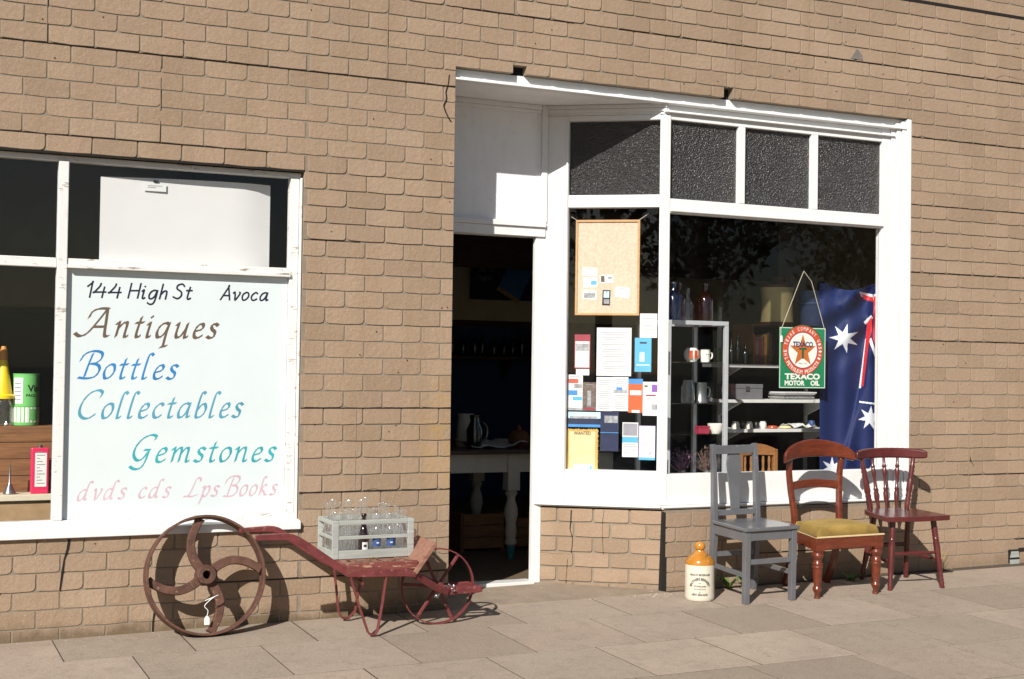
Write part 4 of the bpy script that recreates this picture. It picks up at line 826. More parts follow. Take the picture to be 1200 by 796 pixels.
# cork board hanging behind the pane
u0, u1, z0, z1 = rect((675, 258, 749, 370), -.07)
t = thing('cork_board', 'framed cork notice board hanging high in the splayed side pane', 'notice board', spl((u0+u1)/2, -.07, z0))
f = MB(); sbox(f, u0+.008, u1-.008, -.082, -.074, z0+.008, z1-.008); f.build('cork_panel', M['cork'], t)
f = MB(); fwid = .014
sbox(f, u0, u1, -.084, -.066, z0, z0+fwid); sbox(f, u0, u1, -.084, -.066, z1-fwid, z1); sbox(f, u0, u0+fwid, -.083, -.0665, z0+fwid, z1-fwid); sbox(f, u1-fwid, u1, -.083, -.0665, z0+fwid, z1-fwid); f.build('frame', M['pine'], t, bevel=.002)
f = MB(); f.tube([spl(u1-.01, -.07, z1-.005), spl(u1+.05, -.062, z1+.035)], .0016, 5); f.tube([spl(u0+.01, -.07, z1-.005), spl(u0-.05, -.062, z1+.035)], .0016, 5); f.build('string', M['string'], t)
for i, (px, nm, lab, m, pan) in enumerate([
    ((682.7, 313.7, 700, 323.6), 'card', 'plain white card pinned topmost on the cork board', M['paper'], ()),
    ((683.4, 325, 700, 337), 'card', 'white card with a blue corner pinned second on the cork board', M['paper'], [(.55, .35, .95, .75, M['skyblue'], 'picture')]),
    ((682.7, 340, 699, 351), 'card', 'white card with a dark car picture pinned lowest left on the cork board', M['paper'], [(.1, .3, .9, .85, M['greyphoto'], 'picture')]),
    ((703, 322, 718.6, 332), 'card', 'white card with a brown stamp picture pinned right of the blue-cornered card', M['paper'], [(.08, .12, .35, .85, M['brownp'], 'picture'), (.6, .3, .9, .5, M['greyink'], 'picture')]),
    ((706, 340, 715, 358), 'photo_card', 'narrow dark photo card pinned low at the middle of the cork board', M['black'], [(.15, .08, .85, .5, M['palesky'], 'picture'), (.2, .6, .9, .9, M['greyphoto'], 'picture')]),
    ((721, 336.5, 737.6, 349), 'card', 'tilted blank white card pinned lowest right on the cork board', M['paper'], ())]):
    q0, q1, w0, w1 = rect(px, -.072); cc = thing(nm, lab, 'card', spl((q0+q1)/2, -.0725, w0), 'cards pinned to the cork board')
    tl = .12 if i == 5 else (-.04 if i % 2 else .03)
    f = MB(); du_, dz_ = (q1-q0)/2, (w1-w0)/2; cu_, cz_ = (q0+q1)/2, (w0+w1)/2
    pt = lambda a, b, n: spl(cu_+a*du_*math.cos(tl)-b*dz_*math.sin(tl), n, cz_+a*du_*math.sin(tl)+b*dz_*math.cos(tl))
    f.prism([pt(-1, -1, -.0738), pt(1, -1, -.0738), pt(1, 1, -.0738), pt(-1, 1, -.0738)], ND*.0012); f.build('sheet', m, cc)
    for a0, b0, a1, b1, pm, pn in pan:
        f = MB(); f.prism([pt(1-2*a0, 1-2*b0, -.0725), pt(1-2*a1, 1-2*b0, -.0725), pt(1-2*a1, 1-2*b1, -.0725), pt(1-2*a0, 1-2*b1, -.0725)], ND*.0004); f.build(pn, pm, cc)
    f = MB(); f.lathe([(.003, 0), (.003, .005)], pt(0, .75, -.0725), ND, 8); f.build('pin', M['steel'], cc)

# ================================================================== RIGHT WINDOW DISPLAY
zp = .56
f = MB(); f.prism([(CX-.08, .92, zp-.05), (DX1, .92, zp-.05), (DX1, .12, zp-.05), (CX+.05, .12, zp-.05), (CX-.08, .30, zp-.05)], (0, 0, .05)); f.span((CX-.08, .90, ZF), (DX1, .93, zp-.051))
tag(f.build('display_platform', M['shelfw'], loc=(5, .5, ZF)), 'low white display platform inside the right bay window', 'platform')
# glass cabinet
ya, yb = .34, .72; x0, x1 = at(782, 450, ya).x, at(853.5, 450, ya).x; zt = at(820, 376, ya).z
t = thing('glass_cabinet', 'tall aluminium-framed glass display cabinet behind the grey chair in the bay window', 'cabinet', ((x0+x1)/2, (ya+yb)/2, zp))
e = .026
for X in (x0+e/2, x1-e/2):
    for Y_ in (ya+e/2, yb-e/2):
        f = MB(); f.span((X-e/2, Y_-e/2, zp), (X+e/2, Y_+e/2, zt-e-.001)); f.build('post', M['alu'], t, bevel=.002)
f = MB(); f.span((x0, ya, zt-e), (x1, ya+e, zt)); f.span((x0, yb-e, zt-e), (x1, yb, zt)); f.span((x0, ya+e, zt-e), (x0+e, yb-e, zt)); f.span((x1-e, ya+e, zt-e), (x1, yb-e, zt)); f.build('top_frame', M['alu'], t, bevel=.002)
f = MB(); f.span((x0+e, ya+e, zt-.012), (x1-e, yb-e, zt-.004)); f.build('top_glass', M['glass'], t)
shz = [at(820, py, ya+.1).z for py in (424.5, 472, 508)]
for zz in shz:
    f = MB(); f.span((x0+.012, ya+.016, zz-.007), (x1-.012, yb-.016, zz)); f.build('shelf', pane_glass('green_edge_glass', (.85, .93, .9), .10), t)
f = MB(); f.span((x1-.010, ya+e, zp+.01), (x1-.006, yb-e, zt-e)); f.build('side_glass', M['glass'], t)
def bottle(name, label, cat, px, y, mat, prof, z, rad, hh, group=None, stopper=None):
    c = at(px, 370, y); t = thing(name, label, cat, (c.x, y, z), group)
    f = MB(); f.lathe([(a*rad, b*hh) for a, b in prof], (c.x, y, z), n=18); f.build('bottle_body', mat, t, smooth=True)
    f = MB(); f.lathe([(rad*.30, hh*.97), (rad*.32, hh*1.03), (0, hh*1.04)], (c.x, y, z), n=12); f.build('stopper', stopper or M['steel'], t, smooth=True)
SODA = [(.9, 0), (1, .02), (1, .58), (.8, .70), (.36, .80), (.26, .86), (.26, .95), (.36, .96), (.36, 1)]
SLIM = [(.9, 0), (1, .02), (1, .5), (.75, .62), (.34, .74), (.28, .93), (.38, .94), (.38, 1)]
bottle('soda_bottle', 'bright blue glass bottle on top of the glass cabinet', 'bottle', 789, .50, M['blueb'], SODA, zt, .046, .235)
bottle('soda_bottle', 'mauve glass bottle behind the bright blue one on the glass cabinet', 'bottle', 796, .58, M['pinkb'], SODA, zt, .036, .24)
bottle('slim_bottle', 'slim clear glass bottle between the blue and amber bottles on the cabinet', 'bottle', 806, .52, M['bottle'], SLIM, zt, .034, .205)
bottle('soda_bottle', 'broad amber glass bottle on the right of the cabinet top', 'bottle', 826, .50, M['amberb'], SODA, zt, .050, .235)
# things in the cabinet
def pot(name, label, cat, px, y, z, parts):
    c = at(px, 450, y); t = thing(name, label, cat, (c.x, y, z))
    for nm, m, prof in parts:
        f = MB(); f.lathe(prof, (c.x, y, z), n=22); f.build(nm, m, t, smooth=True)
    return t, c
t, c = pot('round_pot', 'round red and white striped pot on the top cabinet shelf', 'pot', 810, .46, shz[0], [('bowl', M['whitepot'], [(.025, 0), (.042, .02), (.050, .045), (.046, .07), (.030, .088), (.022, .088), (.02, .08), (0, .075)])])
for s_ in (-1, 0, 1):
    f = MB(); on_cyl(f, c.x, .46, .0515, s_*.62-.20, s_*.62+.20, shz[0]+.022, shz[0]+.072, 5); f.build('stripe', M['redpot'], t)
t, c = pot('mug', 'white mug with a painted face next to the red and white pot', 'mug', 826, .45, shz[0], [('body', M['whitepot'], [(.026, 0), (.030, .01), (.030, .075), (.034, .08), (.030, .08), (.028, .03), (0, .02)])])
f = MB(); f.tube(spline([(c.x+.028, .45, shz[0]+.062), (c.x+.05, .45, shz[0]+.055), (c.x+.05, .45, shz[0]+.03), (c.x+.029, .45, shz[0]+.018)], 5), .005, 8); f.build('handle', M['whitepot'], t, smooth=True)
f = MB(); on_cyl(f, c.x, .45, .0306, -.4, -.1, shz[0]+.045, shz[0]+.052, 3); on_cyl(f, c.x, .45, .0306, .1, .4, shz[0]+.045, shz[0]+.052, 3); f.build('face', M['greyink'], t)
pot('tumbler', 'green glass tumbler at the right end of the top cabinet shelf', 'tumbler', 842, .47, shz[0], [('glass', M['greenb'], [(.026, 0), (.032, .09), (.029, .09), (.024, .008), (0, .008)])])
pot('jar', 'clear glass jar on the second shelf of the glass cabinet', 'jar', 806, .48, shz[1], [('jar_body', M['bottle'], [(.04, 0), (.042, .01), (.042, .10), (.03, .12), (.03, .14), (.026, .14), (0, .13)])])
pot('bowl', 'white bowl on the lowest cabinet shelf, right side', 'bowl', 839, .46, shz[2], [('body', M['whitepot'], [(.028, 0), (.045, .02), (.052, .06), (.049, .06), (.04, .02), (0, .012)])])
c = at(824, 503, .45); t = thing('small_box', 'small dark red box beside the white bowl in the cabinet', 'box', (c.x-.005, .45, shz[2])); f = MB(); f.span((c.x-.045, .42, shz[2]), (c.x+.03, .48, shz[2]+.035)); f.build('box_body', M['maroon'], t, bevel=.003); f = MB(); f.span((c.x-.047, .418, shz[2]+.0355), (c.x+.032, .482, shz[2]+.045)); f.build('lid', M['maroon'], t, bevel=.002)
c = at(813, 465, .60); t = thing('tankard', 'dull silver tankard at the back of the second cabinet shelf', 'tankard', (c.x+.05, .6, shz[1])); f = MB(); f.lathe([(.045, 0), (.045, .01), (.038, .02), (.04, .12), (.042, .125), (.036, .125), (0, .11)], (c.x+.05, .6, shz[1]), n=20); f.build('body', M['steel'], t, smooth=True)
f = MB(); f.tube(spline([(c.x+.088, .6, shz[1]+.1), (c.x+.12, .6, shz[1]+.085), (c.x+.115, .6, shz[1]+.04), (c.x+.088, .6, shz[1]+.03)], 5), .005, 8); f.build('handle', M['steel'], t, smooth=True)
random.seed(21)
for px, lab, m in ((802, 'vase of dried mauve flowers at the foot of the glass cabinet, left', M['mauve']), (832, 'vase of dried brown grasses at the foot of the glass cabinet, right', M['dry'])):
    c = at(px, 540, .42); t = thing('dried_flowers', lab, 'dried flowers', (c.x, .45, zp))
    f = MB(); f.lathe([(.03, 0), (.045, .03), (.04, .08), (.022, .11), (.026, .12), (0, .11)], (c.x, .45, zp), n=16); f.build('vase', M['steel'], t, smooth=True)
    f = MB()
    for i in range(110):
        a, b = random.uniform(0, 6.28), random.uniform(.1, 1); q = Vector((c.x+.085*b*math.cos(a), .45+.07*b*math.sin(a), zp+.12+random.uniform(.02, .15)*(1.15-b*.5)))
        if i < 30: f.bar((c.x, .45, zp+.10), q, .0022, .0022)
        w_ = random.uniform(.006, .014); v = Vector((random.uniform(-1, 1), random.uniform(-1, 1), random.uniform(-1, 1))).normalized(); v2 = v.cross(Vector((.3, .5, .8))).normalized()
        f.add([q-v*w_, q+v2*w_*.5, q+v*w_, q-v2*w_*.5], [(0, 1, 2, 3)])
    f.build('stems', m, t)
for px, lab in ((831, 'white price card left of the pair behind the grey chair back'), (850, 'white price card right of the pair behind the grey chair back')):
    c = at(px, 545, .30); t = thing('price_card', lab, 'price card', (c.x, .3, zp), 'price cards on the display platform')
    f = MB(); f.prism([(c.x-.04, .29, zp), (c.x+.035, .29, zp), (c.x+.03, .32, zp+.11), (c.x-.045, .32, zp+.11)], (0, .002, 0)); f.build('card', M['paper'], t)
    f = MB()
    for i in range(4): z_ = zp+.03+.018*i; yy = .29+.03*(z_-zp)/.11-.0012; f.span((c.x-.03, yy-.0004, z_), (c.x+.02-.006*i, yy, z_+.004))
    f.build('print', M['greyink'], t)

# open shelves behind, with oddments
ys, yd = .98, 1.30; sx0, sx1 = at(853, 450, ys).x, at(1010, 450, ys).x
hz_ = [at(900, py, ys).z for py in (427.5, 468.5, 503)]
t = thing('open_shelves', 'white open shelving behind the round sign in the bay window', 'shelves', ((sx0+sx1)/2, ys+.15, zp-.5))
for zz in hz_:
    f = MB(); f.span((sx0, ys, zz-.022), (sx1, yd, zz)); s_ = f.build('shelf', M['shelfw'], t, bevel=.002)
    for X in (sx0+.14, sx1-.25):
        f = MB(); f.prism([(X, ys+.06, zz-.023), (X, yd, zz-.023), (X, yd, zz-.12)], (.018, 0, 0)); f.build('bracket', M['shelfw'], s_)
for X in (sx0+.15, sx1-.24):
    f = MB(); f.span((X-.012, yd+.001, ZF), (X+.012, yd+.02, hz_[0]+.4)); f.build('upright', M['alu'], t)
z1_ = hz_[0]; zb_ = at(900, 380.5, ys+.04).z
xa, xb_ = at(881, 400, ys+.03).x, at(961, 400, ys+.03).x
t = thing('book_case', 'low dark brown bookcase of old books on the top white shelf under the buff drum', 'bookcase', ((xa+xb_)/2, ys+.15, z1_))
f = MB(); f.span((xa, ys+.03, z1_), (xa+.015, ys+.26, zb_)); f.span((xb_-.015, ys+.03, z1_), (xb_, ys+.26, zb_)); f.span((xa+.0155, ys+.03, zb_-.015), (xb_-.0155, ys+.26, zb_)); f.span((xa+.0155, ys+.24, z1_), (xb_-.0155, ys+.26, zb_-.0155)); f.build('case', M['darkwood'], t)
f = MB(); random.seed(8); X = xa+.02
f2 = [M['brownp'], M['maroon'], M['greyphoto'], M['orange'], M['black'], M['darkwood']]
while X < xb_-.05:
    w_ = random.uniform(.016, .034); f.m = random.randrange(6); f.span((X, ys+.05+random.uniform(0, .02), z1_+.001), (X+w_-.002, ys+.22, z1_+random.uniform(.6, .92)*(zb_-z1_-.02))); X += w_
f.build('books', f2, t)
c = at(912.5, 378, ys+.13); r_ = .118; hd = at(912, 333, ys+.05).z-zb_
t = thing('buff_drum', 'large buff drum with brown rims standing above the bookcase in the bay window', 'drum', (c.x, ys+.15, zb_))
f = MB(); f.lathe([(r_*.97, .02), (r_*.93, hd*.3), (r_*.91, hd*.5), (r_*.94, hd*.75), (r_, hd*.92), (r_, hd*.94)], (c.x, ys+.15, zb_), n=36); f.build('drum_body', M['drum'], t, smooth=True)
for h0, h1 in ((0, .022), (hd*.93, hd)):
    f = MB(); f.lathe([(r_*1.02, h0), (r_*1.04, h0+.003), (r_*1.04, h1-.003), (r_*1.02, h1), (0, h1)], (c.x, ys+.15, zb_), n=36); f.build('rim', M['drumband'], t, smooth=True)
t = thing('wood_block', 'small brown wooden box resting on the buff drum', 'box', (c.x+.02, ys+.15, zb_+hd)); f = MB(); f.span((c.x-.02, ys+.11, zb_+hd), (c.x+.06, ys+.19, zb_+hd+.055)); f.build('box_body', M['oldwood'], t, bevel=.003); f = MB(); f.span((c.x-.022, ys+.108, zb_+hd+.0555), (c.x+.062, ys+.192, zb_+hd+.065)); f.build('lid', M['darkwood'], t, bevel=.002)
c = at(953, 378, ys+.15); hd2 = at(950, 340, ys+.05).z-zb_
t = thing('blue_tub', 'dusty blue round tub beside the buff drum', 'tub', (c.x, ys+.15, zb_))
f = MB(); f.lathe([(.088, 0), (.094, .01), (.10, hd2*.8), (.104, hd2*.82), (.104, hd2), (.09, hd2+.004), (0, hd2+.004)], (c.x, ys+.15, zb_), n=30); f.build('tub_body', M['bluetub'], t, smooth=True)
f = MB(); f.lathe([(.1045, 0), (.107, .004), (.107, .014), (.1045, .018)], (c.x, ys+.15, zb_+hd2*.6), n=30); f.build('band', M['bluetub'], t, smooth=True)
for px, h_, lab in ((857.5, .17, 'tall dark green bottle next to the cabinet on the top white shelf'), (865, .20, 'tallest dark green bottle on the top white shelf'), (874, .15, 'short dark green bottle beside the bookcase on the top white shelf')):
    bottle('green_bottle', lab, 'bottle', px, ys+.08, M['greenb'], SLIM, z1_, .03, h_, 'dark green bottles on the top white shelf', M['darkwood'])
xa, xb_ = at(856, 455, ys+.06).x, at(893, 455, ys+.06).x
t = thing('metal_box', 'grey metal cash box on the middle white shelf', 'box', ((xa+xb_)/2, ys+.12, hz_[1])); f = MB(); f.span((xa, ys+.05, hz_[1]), (xb_, ys+.22, hz_[1]+.075)); f.build('box_body', M['greybox'], t, bevel=.004)
f = MB(); f.span((xa-.002, ys+.048, hz_[1]+.0755), (xb_+.002, ys+.222, hz_[1]+.105)); f.build('lid', M['greybox'], t, bevel=.004)
f = MB(); f.span(((xa+xb_)/2-.015, ys+.040, hz_[1]+.06), ((xa+xb_)/2+.015, ys+.0475, hz_[1]+.09)); f.build('catch', M['steel'], t)
xa, xb_ = at(917, 460, ys+.03).x, at(956, 460, ys+.03).x
for i in range(5):
    f = MB(); random.seed(i); w_ = random.uniform(0, .02); f.span((xa+w_, ys+.01+w_, hz_[1]+.011*i), (xb_-random.uniform(0, .03), ys+.2, hz_[1]+.011*i+.0095))
    tag(f.build('magazine', [M['paper'], M['greyphoto'], M['shelf'], M['greyink'], M['whitelab']][i], loc=((xa+xb_)/2, ys+.1, hz_[1]+.011*i), bevel=.001), ['pale magazine at the bottom of the stack under the round sign', 'grey magazine second from the bottom of the stack under the round sign', 'cream magazine in the middle of the stack under the round sign', 'grey magazine just below the top of the stack under the round sign', 'white magazine on top of the stack under the round sign'][i], 'magazine', 'magazines stacked on the middle white shelf')
items = [(862, .028, .05, 'whitepot', 'white egg cup, leftmost oddment on the lowest white shelf'), (870, .022, .055, 'black', 'black inkwell on the lowest white shelf, beside the white egg cup'), (878, .024, .05, 'whitepot', 'white salt pot between the two black pots on the lowest white shelf'), (886, .024, .045, 'black', 'squat black pot on the lowest white shelf'), (894, .026, .05, 'whitelab', 'white china pot right of the squat black pot'), (905, .04, .02, 'redpot', 'shallow red dish on the lowest white shelf'), (920, .045, .018, 'drum', 'shallow buff dish on the lowest white shelf'), (951, .026, .055, 'bluelab', 'small blue and white jug at the right end of the lowest white shelf')]
for px, rr, hh, m, lab in items:
    c = at(px, 500, ys+.07); t = thing(lab.split(',')[0].split(' on')[0].split(' between')[0].split(' right')[0].split(' at')[0].replace(' and ', ' ').split(' ')[-1]+'_pot' if False else {'whitepot': 'china_pot', 'black': 'black_pot', 'whitelab': 'china_pot', 'redpot': 'dish', 'drum': 'dish', 'bluelab': 'small_jug'}[m], lab, 'dish' if 'dish' in lab else 'pot', (c.x, ys+.07, hz_[2]), 'small china on the lowest white shelf')
    f = MB(); f.lathe([(rr*.7, 0), (rr, hh*.35), (rr*.95, hh*.7), (rr*.7, hh), (rr*.6, hh), (rr*.5, hh*.5), (0, hh*.4)], (c.x, ys+.07, hz_[2]), n=16); f.build('body', M[m], t, smooth=True)
c = at(940, 500, ys+.05)
for i, lab in enumerate(('crumpled white paper lying on the lowest white shelf below the flag edge',)):
    f = MB(); random.seed(31); nx, ny = 9, 6
    f.add([(c.x-.10+.2*a/8, ys+.01+.16*b/5, hz_[2]+.006+random.uniform(0, .028)) for b in range(ny) for a in range(nx)], [(b*nx+a, b*nx+a+1, (b+1)*nx+a+1, (b+1)*nx+a) for b in range(ny-1) for a in range(nx-1)])
    o = f.build('crumpled_paper', M['paper'], loc=(c.x, ys+.08, hz_[2])); tag(o, lab, 'paper'); s_ = o.modifiers.new('thick', 'SOLIDIFY'); s_.thickness = .0015
# honey pine chair inside
c = at(886, 553, .62); bz = zp; cw = .13
t = thing('pine_chair', 'honey pine spindle-back chair inside the bay window behind the grey chair', 'chair', (c.x, .62, zp))
f = MB(); f.sweep([(c.x-cw+2*cw*i/8, .60+.02*math.sin(math.pi*i/8), at(886, 530, .6).z+.018*math.sin(math.pi*i/8)) for i in range(9)], .02, [.045+.03*math.sin(math.pi*i/8) for i in range(9)], (0, 1, 0)); f.build('top_rail', M['honey'], t, bevel=.004)
zt_ = at(886, 532, .6).z
for i in range(5):
    x = c.x-.095+.19*i/4; f = MB(); f.lathe([(.007, 0), (.012, .03), (.007, .06), (.010, .1), (.007, .13)], (x, .61, zt_-.145), n=8); f.build('spindle', M['honey'], t, smooth=True)
for s_ in (-1, 1):
    f = MB(); f.span((c.x+s_*(cw+.006)-.016, .59, zp-.45), (c.x+s_*(cw+.006)+.016, .62, zt_+.03)); f.build('back_post', M['honey'], t, bevel=.004)
f = MB(); f.span((c.x-cw-.02, .30+.32, zt_-.17), (c.x+cw+.02, .88, zt_-.145)); f.build('seat', M['honey'], t, bevel=.006)

# enamel advertising sign on a string
TL, TR, BR_, BL = (913.5, 383), (967, 381.5), (967, 455.5), (914, 456)
ysn = .26; a, b = at(*TL, ysn), at(*BR_, ysn); sx0, sx1, szb, szt = a.x, b.x, b.z, a.z
W_, H_ = sx1-sx0, szt-szb; cxs = (sx0+sx1)/2
t = thing('advertising_sign', 'square green enamel sign with a red star badge hung on string in the bay window', 'sign', (cxs, ysn, szb))
f = MB(); f.span((sx0, ysn, szb), (sx1, ysn+.003, szt)); f.build('panel', M['green'], t, bevel=.001)
f = MB(); e = .004
for q in (((sx0+.003, szb+.003), (sx1-.003, szb+.003+e)), ((sx0+.003, szt-.003-e), (sx1-.003, szt-.003)), ((sx0+.003, szb+.003+e), (sx0+.003+e, szt-.003-e)), ((sx1-.003-e, szb+.003+e), (sx1-.003, szt-.003-e))): f.span((q[0][0], ysn-.0006, q[0][1]), (q[1][0], ysn-.0001, q[1][1]))
f.build('border', M['signcream'], t)
rc = W_*.435; zc = szt-H_*.375
def disc(mb, r, y0, n=48): mb.lathe([(r, 0), (r, .0004)], (cxs, y0, zc), (0, -1, 0), n)
f = MB(); disc(f, rc*1.03, ysn-.0003); bd = f.build('badge_edge', M['signdarkgreen'], t)
f = MB(); disc(f, rc, ysn-.0009); f.build('badge_ring', M['signred'], t)
f = MB(); disc(f, rc*.735, ysn-.0015); f.build('badge_outline', M['signblue'], t)
f = MB(); disc(f, rc*.71, ysn-.0021); f.build('badge_face', M['signcream'], t)
f = MB(); st = [(cxs+(rc*.68 if i % 2 == 0 else rc*.27)*math.sin(math.pi*i/5), ysn-.0027, zc-rc*.03+(rc*.68 if i % 2 == 0 else rc*.27)*math.cos(math.pi*i/5)) for i in range(10)]
f.add(st+[(cxs, ysn-.0027, zc-rc*.03)], [(i, (i+1) % 10, 10) for i in range(10)]); f.build('star', M['signorange'], t)
UX, UZ = Vector((1, 0, 0)), Vector((0, 0, 1))
f = MB(); put_text(f, 'TEXACO', .03, (cxs, ysn-.0036, zc+rc*.13), UX, UZ, width=rc*1.0, height=rc*.22, bold=.035); put_text(f, 'REG. T.M.', .01, (cxs, ysn-.0034, zc-rc*.56), UX, UZ, width=rc*.4, height=rc*.05); f.build('lettering', M['signblue'], t)
f = MB(); f.span((cxs-rc*.19, ysn-.0034, zc+rc*.02), (cxs+rc*.19, ysn-.0031, zc+rc*.10)); f.span((cxs-rc*.05, ysn-.0034, zc-rc*.34), (cxs+rc*.05, ysn-.0031, zc+rc*.0195)); f.build('letter_emblem', M['signdarkgreen'], t)
f = MB()
def ring(s_, a0, a1, outward):
    for i, ch in enumerate(s_):
        if ch == ' ': continue
        a = R(lerp(a0, a1, i/(len(s_)-1))); d = Vector((math.sin(a), 0, math.cos(a))); ux = Vector((math.cos(a), 0, -math.sin(a)))
        if not outward: d, ux = -d, -ux
        base = Vector((cxs, ysn-.0023, zc))+Vector((math.sin(a), 0, math.cos(a)))*rc*(.79 if outward else .955)
        put_text(f, ch, rc*.2, base, ux, d, width=rc*.085, height=rc*.155, bold=.02)
ring('THE TEXAS COMPANY U.S.A.', -112, 112, True); ring('PETROLEUM PRODUCTS', 236, 124, False)
f.build('lettering', M['signcream'], t)
f = MB(); put_text(f, 'TEXACO', .05, (cxs, ysn-.0008, szb+H_*.145), UX, UZ, width=W_*.76, height=H_*.1, bold=.045); put_text(f, 'MOTOR', .05, (cxs-W_*.165, ysn-.0008, szb+H_*.045), UX, UZ, width=W_*.43, height=H_*.085, bold=.045); put_text(f, 'OIL', .05, (cxs+W_*.275, ysn-.0008, szb+H_*.045), UX, UZ, width=W_*.2, height=H_*.085, bold=.045)
f.build('lettering', M['signcream'], t)
f = MB(); hk = at(942, 318, ysn); a, b = at(937, 330, ysn), at(951, 330, ysn)
f.tube([(sx0+.012, ysn-.004, szt-.012), a, hk], .002, 5); f.tube([(sx1-.012, ysn-.004, szt-.012), b, hk], .002, 5); f.build('string', M['string'], t)
f = MB(); f.tube([hk, (hk.x, ysn, 3.11)], .0006, 5); f.build('wire', M['gap'], t)
c = at(915.5, 397, ysn-.006); t = thing('price_tag', 'small white price tag tied at the left edge of the green enamel sign', 'price tag', (c.x, ysn-.006, c.z-.02))
f = MB(); f.prism([(c.x-.009, ysn-.008, c.z-.022), (c.x+.010, ysn-.008, c.z-.020), (c.x+.009, ysn-.008, c.z+.012), (c.x+.001, ysn-.008, c.z+.024), (c.x-.008, ysn-.008, c.z+.013)], (0, .001, 0)); f.build('card', M['tagp'], t)
f = MB(); f.tube([(c.x+.001, ysn-.007, c.z+.02), (sx0+.012, ysn-.005, szt-.012)], .001, 4); f.build('string', M['string'], t)

# flag hanging in folds at the right of the window
def star(cx, cy, r1, r2, n, rot=0): return [(cx+(r1 if i % 2 == 0 else r2)*math.sin(math.pi*i/n+rot), cy-(r1 if i % 2 == 0 else r2)*math.cos(math.pi*i/n+rot)) for i in range(2*n)]
def inside(p, poly):
    c_ = False; j = len(poly)-1
    for i in range(len(poly)):
        (xi, yi), (xj, yj) = poly[i], poly[j]
        if (yi > p[1]) != (yj > p[1]) and p[0] < (xj-xi)*(p[1]-yi)/(yj-yi)+xi: c_ = not c_
        j = i
    return c_
white = [star(989, 396, 18, 7, 7, .25), star(1019.5, 490, 14.5, 6, 7, .1), star(975, 549, 14, 5.5, 7), star(1021, 553, 9, 4, 5),
         [(1007, 341), (1023, 345), (1023.5, 352), (1009, 347)], [(1012, 377), (1021, 369), (1023, 373), (1014, 380)], [(1018, 398), (1021, 396), (1031, 428), (1031, 436)], [(1006.5, 455), (1014, 397), (1015.5, 397), (1009, 455)], [(1023, 352), (1024, 345), (1031, 343), (1031, 349)], [(1007, 470), (1031, 473), (1031, 475), (1007, 472)]]
red = [[(1024, 348), (1031, 345), (1031, 418), (1023, 398)], [(1010, 344), (1023, 348.5), (1024, 354), (1012, 350)], [(1016, 378), (1022, 371), (1022, 385), (1018, 405), (1012, 453), (1009, 453), (1014, 405)]]
f = MB(); nx, nz = 190, 420; xs_l, xs_r = 960.5, 1033.0; yt_, yb_ = 332.0, 561.0
P = []
for j in range(nz+1):
    for i in range(nx+1):
        s_, v = i/nx, j/nz; px = lerp(xs_l, xs_r, s_); py = lerp(yt_, yb_, v)
        fold = 1023-(py-345)*.115 if py < 455 else 1009-(py-455)*.24       # the free edge that falls forward
        sag = 9*math.sin(math.pi*min(max((px-966)/60, 0), 1))*max(0, 1-v*2.2)
        depth = .36+.012*math.sin(px*.21+py*.008)+.014*math.sin(px*.11-py*.03)*(1-v)
        k_ = 1/(1+math.exp(-(px-fold)*.55)); depth -= .055*k_
        depth += .03*math.sin((px-960)*.12+(py-340)*.14)*max(0, 1-v*2.0)
        q = at(px, py+sag*.9, depth); P.append((q.x, depth, q.z))
f.v = [Vector(p) for p in P]; f.a = [.5]*len(P)
for j in range(nz):
    for i in range(nx):
        c_ = (lerp(xs_l, xs_r, (i+.5)/nx), lerp(yt_, yb_, (j+.5)/nz)+7*math.sin(math.pi*min(max((lerp(xs_l, xs_r, (i+.5)/nx)-966)/60, 0), 1))*max(0, 1-(j+.5)/nz*2.2))
        m = 2 if any(inside(c_, p) for p in red) else 1 if any(inside(c_, p) for p in white) else 0
        a = j*(nx+1)+i; f.f.append((a, a+1, a+nx+2, a+nx+1)); f.mi.append(m)
c = at(995, 560, .33); o = f.build('flag', [M['flagblue'], M['flagwhite'], M['flagred']], smooth=True, loc=(c.x, .35, c.z)); s_ = o.modifiers.new('thick', 'SOLIDIFY'); s_.thickness = .001
tag(o, 'dark blue flag with white stars hanging in folds at the right of the bay window', 'flag')

# ================================================================== SEEN THROUGH THE DOORWAY
yt = 1.95; c = at_z(598, 655, ZF); lx, ly = c.x, c.y
tz = at(598, 527, ly-.06).z
t = thing('kitchen_table', 'old cream farmhouse table with a turned leg and a dark top inside the open doorway', 'table', (lx-.3, ly+.4, ZF))
f = MB(); f.span((lx-1.5, ly-.09, tz-.028), (lx+.85, ly+.85, tz)); f.build('tabletop', M['tabletop'], t, bevel=.004)
f = MB(); f.span((lx-1.4, ly-.03, tz-.15), (lx+.75, ly-.005, tz-.029)); f.span((lx-1.4, ly+.75, tz-.15), (lx+.75, ly+.775, tz-.029)); f.span((lx+.735, ly-.004, tz-.149), (lx+.755, ly+.749, tz-.03)); f.build('apron', M['tableleg'], t, bevel=.002)
for X, Y_ in ((lx, ly), (lx-1.38, ly), (lx+.08, ly+.75), (lx-1.38, ly+.75)):
    f = MB(); f.box((X, Y_, tz-.15), (.085, .085, .24)); hh = tz-.27-ZF
    f.lathe([(.030, hh), (.042, hh-.02), (.030, hh-.04), (.026, hh-.06), (.044, hh-.12), (.046, hh-.16), (.032, hh-.22), (.036, hh-.24), (.040, hh-.27), (.032, .13), (.040, .12), (.040, .10), (.030, .09)], (X, Y_, ZF), n=18); f.m = 1; f.lathe([(.022, 0), (.030, .09)], (X, Y_, ZF), n=18)
    f.build('leg', [M['tableleg'], M['teal']], t, smooth=True)
